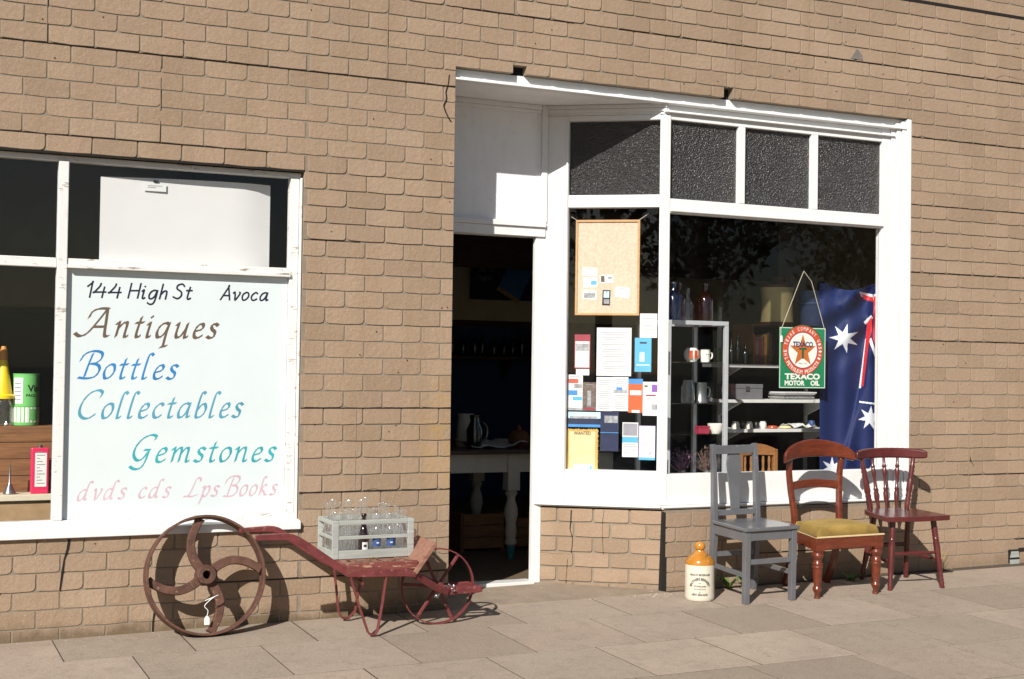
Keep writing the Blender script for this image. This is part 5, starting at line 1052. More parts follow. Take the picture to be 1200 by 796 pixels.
for i, (px, hgt, lab) in enumerate(((565, .24, 'brown wooden box on the floor under the table, left one'), (616, .20, 'brown wooden box on the floor under the table, right one'))):
    c = at(px, 640, ly+.42); t = thing('floor_crate', lab, 'box', (c.x, ly+.5, ZF), 'wooden boxes under the doorway table'); w_ = .30 if i == 0 else .24
    for k_ in range(3):
        f = MB(); f.span((c.x-w_/2, ly+.40, ZF+.02+hgt*k_/3), (c.x+w_/2, ly+.415, ZF+.015+hgt*(k_+1)/3)); f.build('slat', M['oldwood'], t)
    for s_ in (-1, 1):
        f = MB(); f.span((c.x+s_*w_/2-.012, ly+.416, ZF), (c.x+s_*w_/2+.012, ly+.7, ZF+hgt+.02)); f.build('end_panel', M['oldwood'], t)
c = at(575, 527, ly+.2); t = thing('white_cloth', 'crumpled white cloth on the table inside the doorway', 'cloth', (c.x, ly+.25, tz)); f = MB(); random.seed(4)
f.add([(c.x-.2+.4*a/7, ly+.05+.4*b/5, tz+.004+random.uniform(0, .05)) for b in range(6) for a in range(8)], [(b*8+a, b*8+a+1, (b+1)*8+a+1, (b+1)*8+a) for b in range(5) for a in range(7)]); o = f.build('cloth_sheet', M['whitelab'], t, smooth=True); o.modifiers.new('thick', 'SOLIDIFY').thickness = .003
# poster on the back wall and shelf of bottles below it
x0, x1 = at(551, 330, YB-.035).x, at(640, 330, YB-.035).x; z1, z0 = at(590, 299, YB-.035).z, at(590, 352, YB-.035).z
t = thing('wall_poster', 'dark navy poster with a tilted blue book picture on the back wall', 'poster', ((x0+x1)/2, YB-.036, z0))
f = MB(); f.span((x0, YB-.040, z0), (x1, YB-.036, z1)); f.build('sheet', M['navy'], t)
f = MB(); c = Vector(((x0+x1)/2+.08, YB-.042, (z0+z1)/2)); rot = Euler((0, R(28), 0)).to_matrix(); f.box(c, (.26, .003, .34), rot); f.build('picture', M['midblue'], t)
f = MB(); f.box(c-rot @ Vector((0, 0, .19)), (.26, .003, .04), rot); f.build('picture_edge', M['gold'], t)
f = MB()
for i, s_ in enumerate(('The New', "'One' for", 'legal.')): put_text(f, s_, .06, (x0+.16, YB-.0415, z1-.09-.085*i), UX, UZ, height=.055, width=.22-.03*i)
f.build('lettering', M['greyink'], t)
za = at(590, 418, YB-.3).z
t = thing('wall_shelf', 'long dark wall shelf of bottles at the back of the shop', 'shelf', (5.2, YB-.15, za-.03)); f = MB(); f.span((3.6, YB-.30, za-.03), (7.6, YB-.031, za)); f.build('board', M['darkwood'], t, bevel=.002)
for X in (3.9, 5.6, 7.3):
    f = MB(); f.prism([(X, YB-.26, za-.031), (X, YB-.031, za-.031), (X, YB-.031, za-.22)], (.03, 0, 0)); f.build('bracket', M['darkwood'], t)
random.seed(14)
proto = None
for i in range(16):
    X = 4.3+i*.105+random.uniform(-.02, .02)
    if proto is None:
        proto = thing('shelf_bottle', 'old glass bottle in the dark row on the back wall shelf', 'bottle', (X, YB-.17, za), 'bottles on the back wall shelf')
        f = MB(); f.lathe([(.030, 0), (.034, .01), (.034, .13), (.014, .18), (.012, .24), (.016, .245), (0, .245)], (X, YB-.17, za), n=12); f.build('bottle_body', M['brownb'], proto, smooth=True)
    else: q = copy_tree(proto); q.location = (X, YB-.17, za); q.scale = (1, 1, random.uniform(.8, 1.15))

for px, dy, lab, cat, prof, m in ((556, .10, 'dark green glass vase on the doorway table, leftmost thing', 'vase', [(.04, 0), (.05, .02), (.055, .12), (.03, .18), (.035, .22), (0, .2)], 'greenb'), (608, .16, 'brown china teapot body near the right end of the doorway table', 'teapot', [(.04, 0), (.07, .03), (.075, .07), (.05, .11), (.02, .12), (.02, .135), (0, .14)], 'drumband'), (545, .34, 'cream enamel jug at the back of the doorway table', 'jug', [(.06, 0), (.065, .02), (.055, .14), (.05, .2), (.056, .22), (0, .2)], 'tableleg')):
    q = at(px, 520, ly+dy); t = thing(cat, lab, cat, (q.x, ly+dy, tz)); f = MB(); f.lathe(prof, (q.x, ly+dy, tz), n=20); f.build('body', M[m], t, smooth=True)
    f = MB(); f.lathe([(.012, 0), (.016, .012), (0, .02)], (q.x, ly+dy, tz+max(p[1] for p in prof)-.004), n=10) if cat == 'teapot' else f.tube(spline([(q.x+.05, ly+dy, tz+.18), (q.x+.09, ly+dy, tz+.14), (q.x+.085, ly+dy, tz+.07), (q.x+.05, ly+dy, tz+.04)], 4), .007, 8)
    f.build('lid' if cat == 'teapot' else 'handle', M[m], t, smooth=True)
# ================================================================== ON THE PAVEMENT
# ---- iron wheel leaning on the wall
ta = R(12.5); WV = Vector((0, math.sin(ta), math.cos(ta))); WN = Vector((0, -math.cos(ta), math.sin(ta))); WX = Vector((1, 0, 0))
RW = .284; g0 = gz(1.5, -.18); WC = Vector((1.502, -.185, g0+.006))+WV*RW
t = thing('iron_wheel', 'rusty cast iron wheel with four curved spokes leaning against the wall under the sign', 'wheel', (1.502, -.185, g0))
f = MB(); f.sweep([WC+WX*RW*math.cos(2*math.pi*i/72)+WV*RW*math.sin(2*math.pi*i/72) for i in range(72)], .086, .012, WN, closed=True); f.build('rim', M['rust'], t, smooth=True, bevel=.002)
f = MB(); f.lathe([(.020, -.038), (.046, -.038), (.050, -.02), (.050, .03), (.044, .044), (.020, .044), (.020, -.038)], WC, WN, 26); f.build('hub', M['rust'], t, smooth=True, bevel=.002)
sp0 = [(-.05, .09), (-.135, .22), (-.195, .38), (-.205, .53), (-.155, .72), (-.06, .88), (.0, .975)]
for k in range(4):
    a = -math.pi/2*k+.06; P = [WC+WX*RW*(x*math.cos(a)-y*math.sin(a))+WV*RW*(x*math.sin(a)+y*math.cos(a)) for x, y in sp0]
    P = spline(P, 5); n = len(P); f = MB(); f.sweep(P, [.030]*n, [lerp(.046, .036, i/(n-1))+(.018*max(0, (i/(n-1)-.86)/.14)) for i in range(n)], WN); f.build('spoke', M['rust'], t, smooth=True, bevel=.008)
q = WC+WX*.012+WV*-.205+WN*.030
t = thing('price_tag', 'white price tag tied on string to the lower spoke of the iron wheel', 'price tag', q+Vector((-.018, -.01, 0)))
f = MB(); c = q+Vector((-.020, -.012, -.012)); f.prism([c+Vector((-.012, 0, -.018)), c+Vector((.013, 0, -.018)), c+Vector((.013, 0, .012)), c+Vector((.004, 0, .024)), c+Vector((-.004, 0, .024)), c+Vector((-.012, 0, .012))], (0, -.001, 0)); f.build('card', M['tagp'], t)
f = MB(); f.tube(spline([c+Vector((0, -.001, .022)), c+Vector((.004, -.004, .05)), c+Vector((-.012, -.004, .075)), c+Vector((.028, -.016, .115)), c+Vector((.052, -.002, .118))], 5), .0018, 5); f.tube(spline([c+Vector((-.010, -.003, .098)), c+Vector((.02, -.014, .112)), c+Vector((.052, -.004, .122))], 5), .0018, 5); f.build('string', M['tagp'], t)

# ---- old red wheelbarrow
BA = Vector((.997, -.077, 0)).normalized(); BB = Vector((.077, .997, 0)).normalized(); gb = gz(2.24, -.28)
t = thing('wheelbarrow', 'old red wooden wheelbarrow with spoked iron wheel and strap legs parked beside the doorway', 'wheelbarrow', (2.24, -.285, gb))
front = [(1.655, -.478, .490), (1.74, -.472, .488), (1.815, -.468, .486), (1.875, -.468, .460), (2.0, -.470, .374), (2.095, -.474, .312), (2.14, -.476, .300), (2.40, -.486, .292), (2.46, -.480, .278)]
back = [(1.672, -.095, .478), (1.76, -.095, .480), (1.845, -.095, .479), (1.905, -.096, .448), (2.02, -.10, .372), (2.12, -.105, .308), (2.18, -.108, .298), (2.44, -.124, .290), (2.49, -.135, .276)]
for P in (front, back):
    n = len(P); f = MB(); f.sweep(spline(P, 3), [lerp(.024, .034, min(1, i/10)) for i in range(3*n-2)], [lerp(.024, .036, min(1, i/10)) for i in range(3*n-2)], BB); f.build('handle', M['redpaint'], t, smooth=True, bevel=.005)
for P in ([(2.43, -.488, .290), (2.60, -.425, .192), (2.665, -.408, .168)], [(2.46, -.130, .288), (2.64, -.262, .190), (2.70, -.258, .168)]):
    f = MB(); f.sweep(P, .026, .036, BB); f.build('fork_arm', M['redpaint'], t, bevel=.004)
f = MB()
for y0 in (-.402, -.262): f.bar((2.655, y0, .170), (2.835, y0-.012, .176), .014, .036)
f.bar((2.835, -.425, .176), (2.835, -.255, .176), .022, .030); f.bar((2.70, -.402, .176), (2.832, -.412, .180), .02, .012)
f.build('axle_bracket', M['redpaint'], t, bevel=.004)
f = MB(); random.seed(2)
for i in range(5):
    x0 = 2.10+.074*i; f.prism([(x0+.001, -.470-.002*i, .318), (x0+.0725, -.471-.002*i, .318), (x0+.0725+.028, -.100-.002*i, .318), (x0+.029, -.100-.002*i, .318)], (0, 0, .022+random.uniform(-.002, .002)))
f.build('tray_floor', M['barewood'], t, bevel=.002)
f = MB(); f.bar((2.102, -.482, .326), (2.462, -.494, .330), .020, .040); f.build('side_board', M['redwood'], t, bevel=.003)
f = MB(); f.bar((2.128, -.095, .326), (2.487, -.108, .330), .020, .040); f.build('side_board', M['redwood'], t, bevel=.003)
f = MB(); f.bar((2.098, -.475, .327), (2.127, -.105, .327), .018, .030); f.build('rear_board', M['redwood'], t, bevel=.003)
f = MB(); nrm = Vector((.13, 0, -.105)).normalized(); A_, B_, C_, D_ = Vector((2.436, -.512, .296)), Vector((2.462, -.105, .300)), Vector((2.588, -.108, .432)), Vector((2.548, -.500, .436))
f.prism([A_, B_, C_, D_], nrm*.024); f.build('front_board', M['barewood'], t, bevel=.003)
for P in ([(2.120, -.478, .292), (2.165, -.480, .15), (2.213, -.484, gb+.02), (2.226, -.485, gb+.006), (2.250, -.486, gb+.006), (2.262, -.485, gb+.022), (2.285, -.484, .14), (2.305, -.484, .288)], [(2.158, -.108, .292), (2.176, -.11, .14), (2.185, -.11, .055), (2.205, -.11, .018), (2.238, -.11, .012), (2.275, -.11, .05), (2.315, -.11, .288)]):
    f = MB(); f.sweep(P, .024, .009, BB); f.build('leg', M['redpaint'], t, bevel=.002)
f = MB(); f.bar((2.19, -.47, .245), (2.215, -.12, .245), .01, .014); f.build('leg_brace', M['redpaint'], t)
wc = Vector((2.636, -.333, gz(2.636, -.333)+.192)); rw = .189
f = MB(); f.sweep([wc+BA*rw*math.cos(2*math.pi*i/60)+Vector((0, 0, rw*math.sin(2*math.pi*i/60))) for i in range(60)], .026, .006, BB, closed=True); wh = f.build('wheel', M['redpaint'], t, smooth=True)
for k in range(6):
    a = R(55+60*k); d = BA*math.cos(a)+Vector((0, 0, math.sin(a))); f = MB(); f.bar(wc+d*.02, wc+d*(rw-.012), .014, .014, BB, .017, .012); f.box(wc+d*(rw-.0075), (.012, .022, .009), Matrix(((d.z, 0, d.x), (0, 1, 0), (-d.x, 0, d.z)))); f.build('spoke', M['redpaint'], wh, bevel=.003)
f = MB(); f.lathe([(.012, -.055), (.022, -.055), (.026, -.03), (.026, .03), (.022, .055), (.012, .055)], wc, BB, 16); f.lathe([(.008, -.095), (.008, .085)], wc, BB, 10); f.build('hub', M['redpaint'], wh, smooth=True)
f = MB()
for i in range(9):
    a = i*.55; p = wc+BB*-.084+BA*(.045*math.cos(a*.9)+.012)+Vector((0, -.006, .028*math.sin(a*1.3)-.012)); ax = Vector((math.sin(i*2.1), .4, math.cos(i*1.7))).normalized(); u_ = ax.cross(Vector((0, 1, .2))).normalized(); v_ = ax.cross(u_)
    f.tube([p+u_*.011*math.cos(2*math.pi*k/8)+v_*.006*math.sin(2*math.pi*k/8) for k in range(8)], .0022, 5, closed=True)
c_ = f.build('chain', M['steel'], t, smooth=True)
f = MB(); random.seed(17)
for i in range(60):
    p = Vector((random.uniform(2.13, 2.44), random.uniform(-.45, -.33), .345+random.uniform(0, .006))); a = random.uniform(0, 6.28); l_, w_ = random.uniform(.008, .022), random.uniform(.003, .008)
    u_ = Vector((math.cos(a), math.sin(a), random.uniform(-.15, .15))); v_ = Vector((-math.sin(a), math.cos(a), random.uniform(-.4, .4)))
    f.add([p-u_*l_, p-v_*w_, p+u_*l_, p+v_*w_], [(0, 1, 2, 3)])
tag(f.build('dry_leaves', simple('dry_leaf', (.20, .10, .045), .9, var=.5, scale=40), loc=(2.3, -.4, .345)), 'dead brown leaves scattered on the barrow tray in front of the bottle crate', 'leaves', kind='stuff')

# ---- bottle crate on the barrow, and its bottles
kx0, kx1, ky0, ky1, kz0 = 2.083, 2.512, -.312, -.066, .344; kh = .190
t = thing('bottle_crate', 'grey wooden slatted bottle crate full of empty bottles on the red wheelbarrow', 'crate', ((kx0+kx1)/2, (ky0+ky1)/2, kz0))
pw = .032
for x, y in ((kx0, ky0), (kx1-pw, ky0), (kx0, ky1-.012), (kx1-pw, ky1-.012)):
    f = MB(); f.span((x, y, kz0), (x+pw, y+.012, kz0+kh)); f.build('post', M['greycrate'], t, bevel=.002)
for zz, hh in ((0, .042), (.096, .017), (.168, .022)):
    for y in (ky0+.002, ky1-.010):
        f = MB(); f.span((kx0+pw+.0004, y, kz0+zz), (kx1-pw-.0004, y+.0085, kz0+zz+hh)); f.build('long_slat', M['greycrate'], t, bevel=.0015)
    for x in (kx0+.002, kx1-.0105):
        f = MB(); f.span((x, ky0+.0125, kz0+zz+.0005), (x+.0085, ky1-.0125, kz0+zz+hh-.0005)); f.build('end_slat', M['greycrate'], t, bevel=.0015)
for i in range(4):
    f = MB(); f.span((kx0, ky0+.016+.056*i, kz0+.004), (kx1, ky0+.016+.056*i+.048, kz0+.014)); f.build('base_slat', M['greycrate'], t)
PB = [(.85, 0), (1, .02), (1, .40), (.92, .50), (.62, .64), (.42, .76), (.38, .92), (.50, .925), (.50, .985), (.42, 1.0), (.30, 1.0)]
CLR = 'empty clear glass bottle standing among many others in the grey crate on the wheelbarrow'
pb = None; random.seed(9)
zb = kz0+.0145
xs = [at(p, 630, -.275).x for p in (400, 411, 426, 441, 457, 472)]; xs = [max(kx0+.034+.0, min(x, kx1-.036)) for x in xs]
for row in range(4):
    for col in range(6):
        if row and random.random() < .04: continue
        x = (xs[col] if row == 0 else kx0+.045+.0675*col)+(0 if row == 0 else random.uniform(-.005, .005)); y = -.276+.058*row
        kind_ = 'clear'
        if row == 0 and col == 2: kind_ = 'brown'
        if row == 0 and col in (3, 4): kind_ = 'blue'
        if kind_ == 'clear':
            if pb is None:
                pb = thing('glass_bottle', CLR, 'bottle', (x, y, zb), 'empty bottles in the grey crate')
                f = MB(); f.lathe([(a*.0275, b*.238) for a, b in PB], (x, y, zb), n=16); f.build('bottle_body', M['bottle'], pb, smooth=True); q = pb
            else: q = copy_tree(pb); q.location = (x, y, zb)
            s_ = random.choice([.9, .96, 1.0, 1.04, 1.13]); q.scale = (1, 1, s_ if row else min(s_, .92))
        else:
            lab = 'dark brown glass bottle with a white emblem at the front of the grey crate' if kind_ == 'brown' else ('clear bottle with blue emblem just right of the brown bottle in the crate' if col == 3 else 'clear bottle with a wide blue label, two along from the brown bottle')
            q = thing('glass_bottle', lab, 'bottle', (x, y, zb), 'empty bottles in the grey crate'); hh = .205
            f = MB(); f.lathe([(a*.0285, b*hh) for a, b in PB], (x, y, zb), n=18); f.build('bottle_body', M['brownb'] if kind_ == 'brown' else M['bottle'], q, smooth=True)
            f = MB()
            if kind_ == 'brown':
                on_cyl(f, x, y, .0289, -.55, .55, zb+.028, zb+.064, 6); f.build('emblem', M['whitelab'], q)
                f = MB(); on_cyl(f, x, y, .0292, -.3, .25, zb+.04, zb+.052, 4); f.build('emblem_mark', M['black'], q)
            else:
                on_cyl(f, x, y, .0289, -1.0, 1.0 if col == 4 else .5, zb+.040, zb+(.080 if col == 4 else .088), 8); f.build('label', M['bluelab'], q)
                f = MB(); on_cyl(f, x, y, .0292, -.3, .15, zb+.055, zb+.062, 4); f.build('label_mark', M['whitelab'], q)

# ---- stoneware jug
jx, jy = 4.247, -.275; jz = gz(jx, jy); jr = .083
t = thing('stoneware_jug', 'cream stoneware jug with ochre shoulder and black lettering beside the grey chair', 'jug', (jx, jy, jz))
f = MB(); f.lathe([(jr*.93, 0), (jr*.985, .006), (jr, .02), (jr, .190), (jr*.995, .198)], (jx, jy, jz), n=44); f.build('body', M['stone'], t, smooth=True)
f = MB(); f.lathe([(jr*.996, .198), (jr*.99, .212), (jr*.90, .228), (jr*.70, .246), (jr*.45, .260), (jr*.33, .268), (jr*.30, .276), (0, .276)], (jx, jy, jz), n=44); f.build('shoulder', M['ochre'], t, smooth=True)
f = MB(); f.lathe([(jr*.27, .277), (jr*.30, .281), (jr*.36, .290), (jr*.36, .304), (jr*.28, .316), (jr*.12, .322), (0, .323)], (jx, jy, jz), n=24); f.build('stopper', M['ochre'], t, smooth=True)
f = MB(); f.tube(spline([(jx+.028, jy-.010, jz+.295), (jx+.034, jy-.022, jz+.278), (jx+.022, jy-.045, jz+.258), (jx-.005, jy-.062, jz+.242)], 5), .0018, 5); f.build('wire', M['steel'], t)
av = math.atan2(-(jx-CAM.x), -(CAM.y-jy))*1.0; av = -math.atan2(jx-CAM.x, jy-CAM.y); rr = jr+.0007
f = MB(); cyl_text(f, 'HEALTH BEVERAGES', .012, jx, jy, rr, av+.04, jz+.142, width=.118, height=.012, bold=.03)
cyl_text(f, 'BROTHERS BREWERY', .014, jx, jy, rr, av+.03, jz+.068, width=.132, height=.015, bold=.035, arch=.050)
cyl_text(f, 'STONE JARS', .010, jx, jy, rr, av+.03, jz+.080, width=.072, height=.011, bold=.03); cyl_text(f, 'DUNEDIN', .008, jx, jy, rr, av+.03, jz+.064, width=.064, height=.008)
cyl_text(f, '&', .010, jx, jy, rr, av+.03, jz+.049, height=.008, bold=.01); cyl_text(f, 'NEW ZEALAND', .010, jx, jy, rr, av+.03, jz+.032, width=.092, height=.013, bold=.035)
cyl_text(f, '-o-', .010, jx, jy, rr, av+.03, jz+.098, height=.006, bold=.02)
f.build('lettering', M['ink'], t)

# ---- three chairs
TX, TY = .030, -.0115
def chair(label, x, y, rz):
    o = thing('chair', label, 'chair', (x, y, gz(x, y)), 'chairs standing in front of the bay window', rz); o.rotation_euler = (TX, TY, rz); return o
def part(mb, nm, m, t, **kw): return mb.build(nm, m, t, local=True, **kw)
t = chair('grey painted wooden chair with a vase-shaped splat, beside the stoneware jug', 4.566, -.312, R(1.0)); m = M['greypaint']
for s_ in (-1, 1):
    f = MB(); f.bar((s_*.158, -.172, 0), (s_*.158, -.172, .402), .033, .033, (0, 1, 0), .036, .036); part(f, 'leg', m, t, bevel=.003)
    f = MB(); f.sweep([(s_*.150, .175, 0), (s_*.150, .160, .25), (s_*.149, .155, .43), (s_*.147, .168, .66), (s_*.146, .190, .855)], [.030, .032, .032, .030, .028], [.036, .036, .036, .030, .026], (1, 0, 0)); part(f, 'back_post', m, t, bevel=.003)
    f = MB(); f.bar((s_*.158, -.155, .158), (s_*.150, .155, .165), .018, .026); part(f, 'stretcher', m, t, bevel=.002)
    f = MB(); f.bar((s_*.160, -.153, .372), (s_*.150, .140, .372), .020, .052); part(f, 'seat_rail', m, t, bevel=.002)
f = MB(); f.prism([(-.186, -.200, .403), (.186, -.200, .403), (.170, .150, .403), (-.170, .150, .403)], (0, 0, .021)); part(f, 'seat', m, t, bevel=.005)
f = MB(); f.bar((-.140, -.176, .376), (.140, -.176, .376), .020, .050); part(f, 'seat_rail', m, t, bevel=.002)
f = MB(); f.bar((-.141, -.172, .232), (.141, -.172, .232), .018, .028); part(f, 'stretcher', m, t, bevel=.002)
f = MB(); f.bar((-.134, .160, .225), (.134, .160, .225), .018, .028); part(f, 'stretcher', m, t, bevel=.002)
f = MB(); f.bar((-.131, .184, .822), (.131, .184, .822), .020, .050); part(f, 'top_rail', m, t, bevel=.003)
f = MB(); f.bar((-.132, .157, .462), (.132, .157, .462), .020, .032); part(f, 'lower_rail', m, t, bevel=.002)
W = [(.030, .478), (.032, .53), (.038, .60), (.046, .68), (.051, .735), (.046, .775), (.040, .797)]
f = MB(); vs = [(s2*w_, .158+.025*(z-.47)/.33, z) for s2 in (-1, 1) for w_, z in (W if s2 < 0 else W[::-1])]; f.prism(vs, (0, .010, 0)); part(f, 'splat', m, t, bevel=.002)

t = chair('polished mahogany dining chair with a mustard velvet seat, in the middle of the row', 5.102, -.335, R(-1.5)); m = M['mahog']
TURN = [(.013, 0), (.019, .004), (.014, .012), (.016, .03), (.024, .046), (.027, .056), (.022, .066), (.018, .075), (.024, .105), (.028, .16), (.027, .172), (.032, .180), (.027, .189), (.031, .198), (.025, .206), (.022, .222), (.032, .236), (.036, .248), (.030, .260), (.024, .27)]
for s_ in (-1, 1):
    f = MB(); f.lathe([(a, b) for a, b in TURN], (s_*.205, -.165, 0), n=22); f.box((s_*.205, -.165, .308), (.058, .056, .078)); part(f, 'leg', m, t, smooth=True, bevel=.002)
    f = MB(); P = spline([(s_*.150, .225, 0), (s_*.155, .165, .15), (s_*.158, .130, .31), (s_*.160, .128, .43), (s_*.172, .148, .56), (s_*.182, .158, .68), (s_*.186, .150, .76)], 4); n = len(P)
    f.sweep(P, [lerp(.034, .030, i/(n-1)) for i in range(n)], [lerp(.040, .028, i/(n-1)) for i in range(n)], (1, 0, 0)); part(f, 'back_post', m, t, smooth=True, bevel=.006)
    f = MB(); f.bar((s_*.222, -.150, .310), (s_*.176, .125, .315), .024, .062); part(f, 'seat_rail', m, t, bevel=.003)
f = MB(); f.bar((-.177, -.178, .312), (.177, -.178, .312), .026, .066); part(f, 'seat_rail', m, t, bevel=.003)
f = MB(); f.bar((-.145, .130, .312), (.145, .130, .312), .024, .060); part(f, 'seat_rail', m, t, bevel=.003)
def slab_curve(n, hw, yend, ymid, zfun0, zfun1, th):
    f = MB(); vs = []
    for i in range(n+1):
        a = -1+2*i/n; x = hw*a; y = lerp(ymid, yend, a*a); z0, z1 = zfun0(a), zfun1(a)
        vs += [(x, y, z0), (x, y, z1), (x, y+th, z1), (x, y+th, z0)]
    fs = [(3, 2, 1, 0), tuple(4*n+k for k in range(4))]
    for i in range(n):
        for k in range(4): fs.append((4*i+k, 4*i+(k+1) % 4, 4*(i+1)+(k+1) % 4, 4*(i+1)+k))
    return f.add(vs, fs)
f = slab_curve(26, .250, .095, .160, lambda a: .752+.018*(1-a*a)-.012*(a*a)**3, lambda a: .872-.058*a*a-.022*(a*a)**4, .026); part(f, 'top_rail', m, t, smooth=True, bevel=.007)
f = slab_curve(14, .165, .146, .172, lambda a: .574+.012*(1-a*a), lambda a: .622+.012*(1-a*a), .018); part(f, 'mid_rail', m, t, smooth=True, bevel=.004)
f = MB(); nx, ny = 16, 14; P = []
for j in range(ny+1):
    for i in range(nx+1):
        a, b = -1+2*i/nx, -1+2*j/ny; hw = lerp(.232, .188, (b+1)/2); ed = (1-a**6)*(1-b**6)
        P.append((a*hw*(1-.02*(1-ed)), lerp(-.192, .120, (b+1)/2), .352+.046*min(1, ed*3.2)+.026*(1-a*a)*(1-b*b)))
vs = P; f.add(vs, [(j*(nx+1)+i, j*(nx+1)+i+1, (j+1)*(nx+1)+i+1, (j+1)*(nx+1)+i) for j in range(ny) for i in range(nx)])
o = part(f, 'cushion', M['velvet'], t, smooth=True); sm = o.modifiers.new('s', 'SOLIDIFY'); sm.thickness = .03; sm.offset = -1
f = MB(); f.tube([(-.234, -.194, .350), (.234, -.194, .350), (.190, .124, .352), (-.190, .124, .352)], .0055, 8, closed=True); part(f, 'piping', M['piping'], t, smooth=True)

t = chair('oxblood painted spindle-back chair with turned splayed legs, at the right end of the row', 5.650, -.315, R(-8.5)); m = M['oxblood']
def turned(mb, p, q, base, n=14):
    p, q = Vector(p), Vector(q); L_ = (q-p).length; mb.lathe([(r_, h*L_) for r_, h in base], p, (q-p), n)
LEGT = [(.011, 0), (.015, .02), (.013, .05), (.016, .08), (.013, .10), (.016, .125), (.013, .145), (.016, .17), (.013, .19), (.016, .215), (.013, .235), (.0155, .26), (.018, .40), (.0195, .60), (.017, .70), (.0195, .715), (.0165, .735), (.0195, .76), (.0165, .785), (.0195, .81), (.0165, .835), (.0195, .86), (.0165, .885), (.018, .92), (.016, 1)]
for nm, p, q in (('leg', (-.178, -.172, 0), (-.135, -.125, .41)), ('leg', (.178, -.172, 0), (.138, -.125, .41)), ('leg', (-.155, .180, 0), (-.115, .105, .41)), ('leg', (.155, .180, 0), (.118, .105, .41))):
    f = MB(); turned(f, p, q, LEGT); part(f, nm, m, t, smooth=True)
ST_ = [(.008, 0), (.009, .1), (.013, .42), (.015, .46), (.012, .5), (.015, .54), (.013, .58), (.009, .9), (.008, 1)]
for p, q in (((-.155, -.147, .21), (.155, -.147, .21)), ((-.161, -.153, .165), (-.137, .147, .165)), ((.160, -.153, .165), (.137, .147, .165)), ((-.130, .138, .22), (.130, .138, .22))):
    f = MB(); turned(f, p, q, ST_, 10); part(f, 'stretcher', m, t, smooth=True)
out = spline([(-.195, -.190, 0), (0, -.205, 0), (.195, -.190, 0), (.208, -.160, 0), (.190, 0, 0), (.165, .140, 0), (.11, .172, 0), (0, .180, 0), (-.11, .172, 0), (-.165, .140, 0), (-.190, 0, 0), (-.208, -.160, 0)], 4, True)
f = MB(); f.prism([(p.x, p.y, .405) for p in out], (0, 0, .030)); part(f, 'seat', m, t, bevel=.008)
SPT = [(.008, 0), (.009, .12), (.015, .2), (.016, .3), (.011, .36), (.015, .39), (.010, .42), (.009, .60), (.014, .68), (.016, .74), (.010, .80), (.015, .83), (.009, .87), (.008, 1)]
POST = [(.014, 0), (.015, .06), (.018, .10), (.014, .14), (.018, .18), (.014, .22), (.018, .26), (.014, .30), (.019, .36), (.018, .56), (.014, .62), (.018, .66), (.014, .70), (.018, .74), (.014, .78), (.018, .82), (.013, .87), (.012, 1)]
for i in range(5):
    a = -1+.5*i; p = (a*.125, .135+.022*(1-a*a), .434); q = (a*.180, .155+.045*(1-a*a), .745)
    f = MB(); turned(f, p, q, POST if i in (0, 4) else SPT, 12); part(f, 'back_post' if i in (0, 4) else 'spindle', m, t, smooth=True)
f = slab_curve(26, .246, .095, .190, lambda a: .738+.004*(1-a*a)+.006*(a*a)**4, lambda a: .800+.004*(1-a*a)-.012*(a*a)**4, .030); part(f, 'top_rail', m, t, smooth=True, bevel=.010)

# ---- weeds at the foot of the wall
random.seed(23)
for x, y, n_, ln_, lab, dry in ((4.58, -.07, 10, .10, 'broad-leaved green weed at the wall foot between jug and grey chair legs', 0), (4.70, -.09, 8, .10, 'light green weed growing under the grey chair', 0), (5.44, -.12, 12, .06, 'small yellow-green weed under the oxblood chair', 0), (6.22, -.045, 26, .16, 'dry straw-coloured grass tuft against the wall right of the chairs', 1)):
    t = thing('grass_tuft' if dry else 'weed', lab, 'grass' if dry else 'weed', (x, y, gz(x, y))); f = MB(); z0 = gz(x, y)-.004
    for i in range(n_):
        a = random.uniform(0, 6.28); l_ = ln_*random.uniform(.5, 1.1); w_ = .0016 if dry else random.uniform(.009, .017); d = Vector((math.cos(a), math.sin(a), 0)); sd = Vector((-d.y, d.x, 0)); k_ = .35 if dry else .9
        b0 = Vector((x, y, z0))+d*random.uniform(0, .015); P = [b0, b0+d*l_*.35*k_+Vector((0, 0, l_*.55)), b0+d*l_*.75*k_+Vector((0, 0, l_*.8)), b0+d*l_*k_+Vector((0, 0, l_*(.95 if dry else .6)))]
        ws = [w_*.35, w_, w_*.8, .0006]; P = [p if p.y < -.016 else Vector((p.x, -.016, p.z)) for p in P]
        f.add([p+sd*w2*s2 for p, w2 in zip(P, ws) for s2 in (-1, 1)], [(2*k, 2*k+1, 2*k+3, 2*k+2) for k in range(3)])
    f.build('leaves', M['drygrass'] if dry else M['leaf'], t)
# litter: fine grit and crumbs of render along the wall foot
f = MB(); random.seed(44)
for i in range(420):
    if i < 150: x, y = random.gauss(4.10, .09), -.066-abs(random.gauss(0, .03))
    elif i < 210: x, y = random.uniform(3.2, 3.7), random.uniform(-.02, .38)
    else: x, y = random.uniform(.6, 6.8), -.018-abs(random.gauss(0, .05))
    r_ = random.uniform(.0012, .0045); c = Vector((x, y, gz(x, y)+r_*.5+(.009 if (y > -.045 and DX0 < x < CX) else .0)))
    v = [c+Vector((random.uniform(-1, 1), random.uniform(-1, 1), random.uniform(-.6, .8)))*r_ for _ in range(4)]; f.add(v, [(0, 1, 2), (0, 3, 1), (1, 3, 2), (2, 3, 0)])
tag(f.build('grit', simple('pale_grit', (.50, .44, .36), .9, bmp=0, var=.3, scale=60), loc=(3.5, -.1, 0)), 'pale grit and crumbled mortar lying along the foot of the wall', 'grit', kind='stuff')

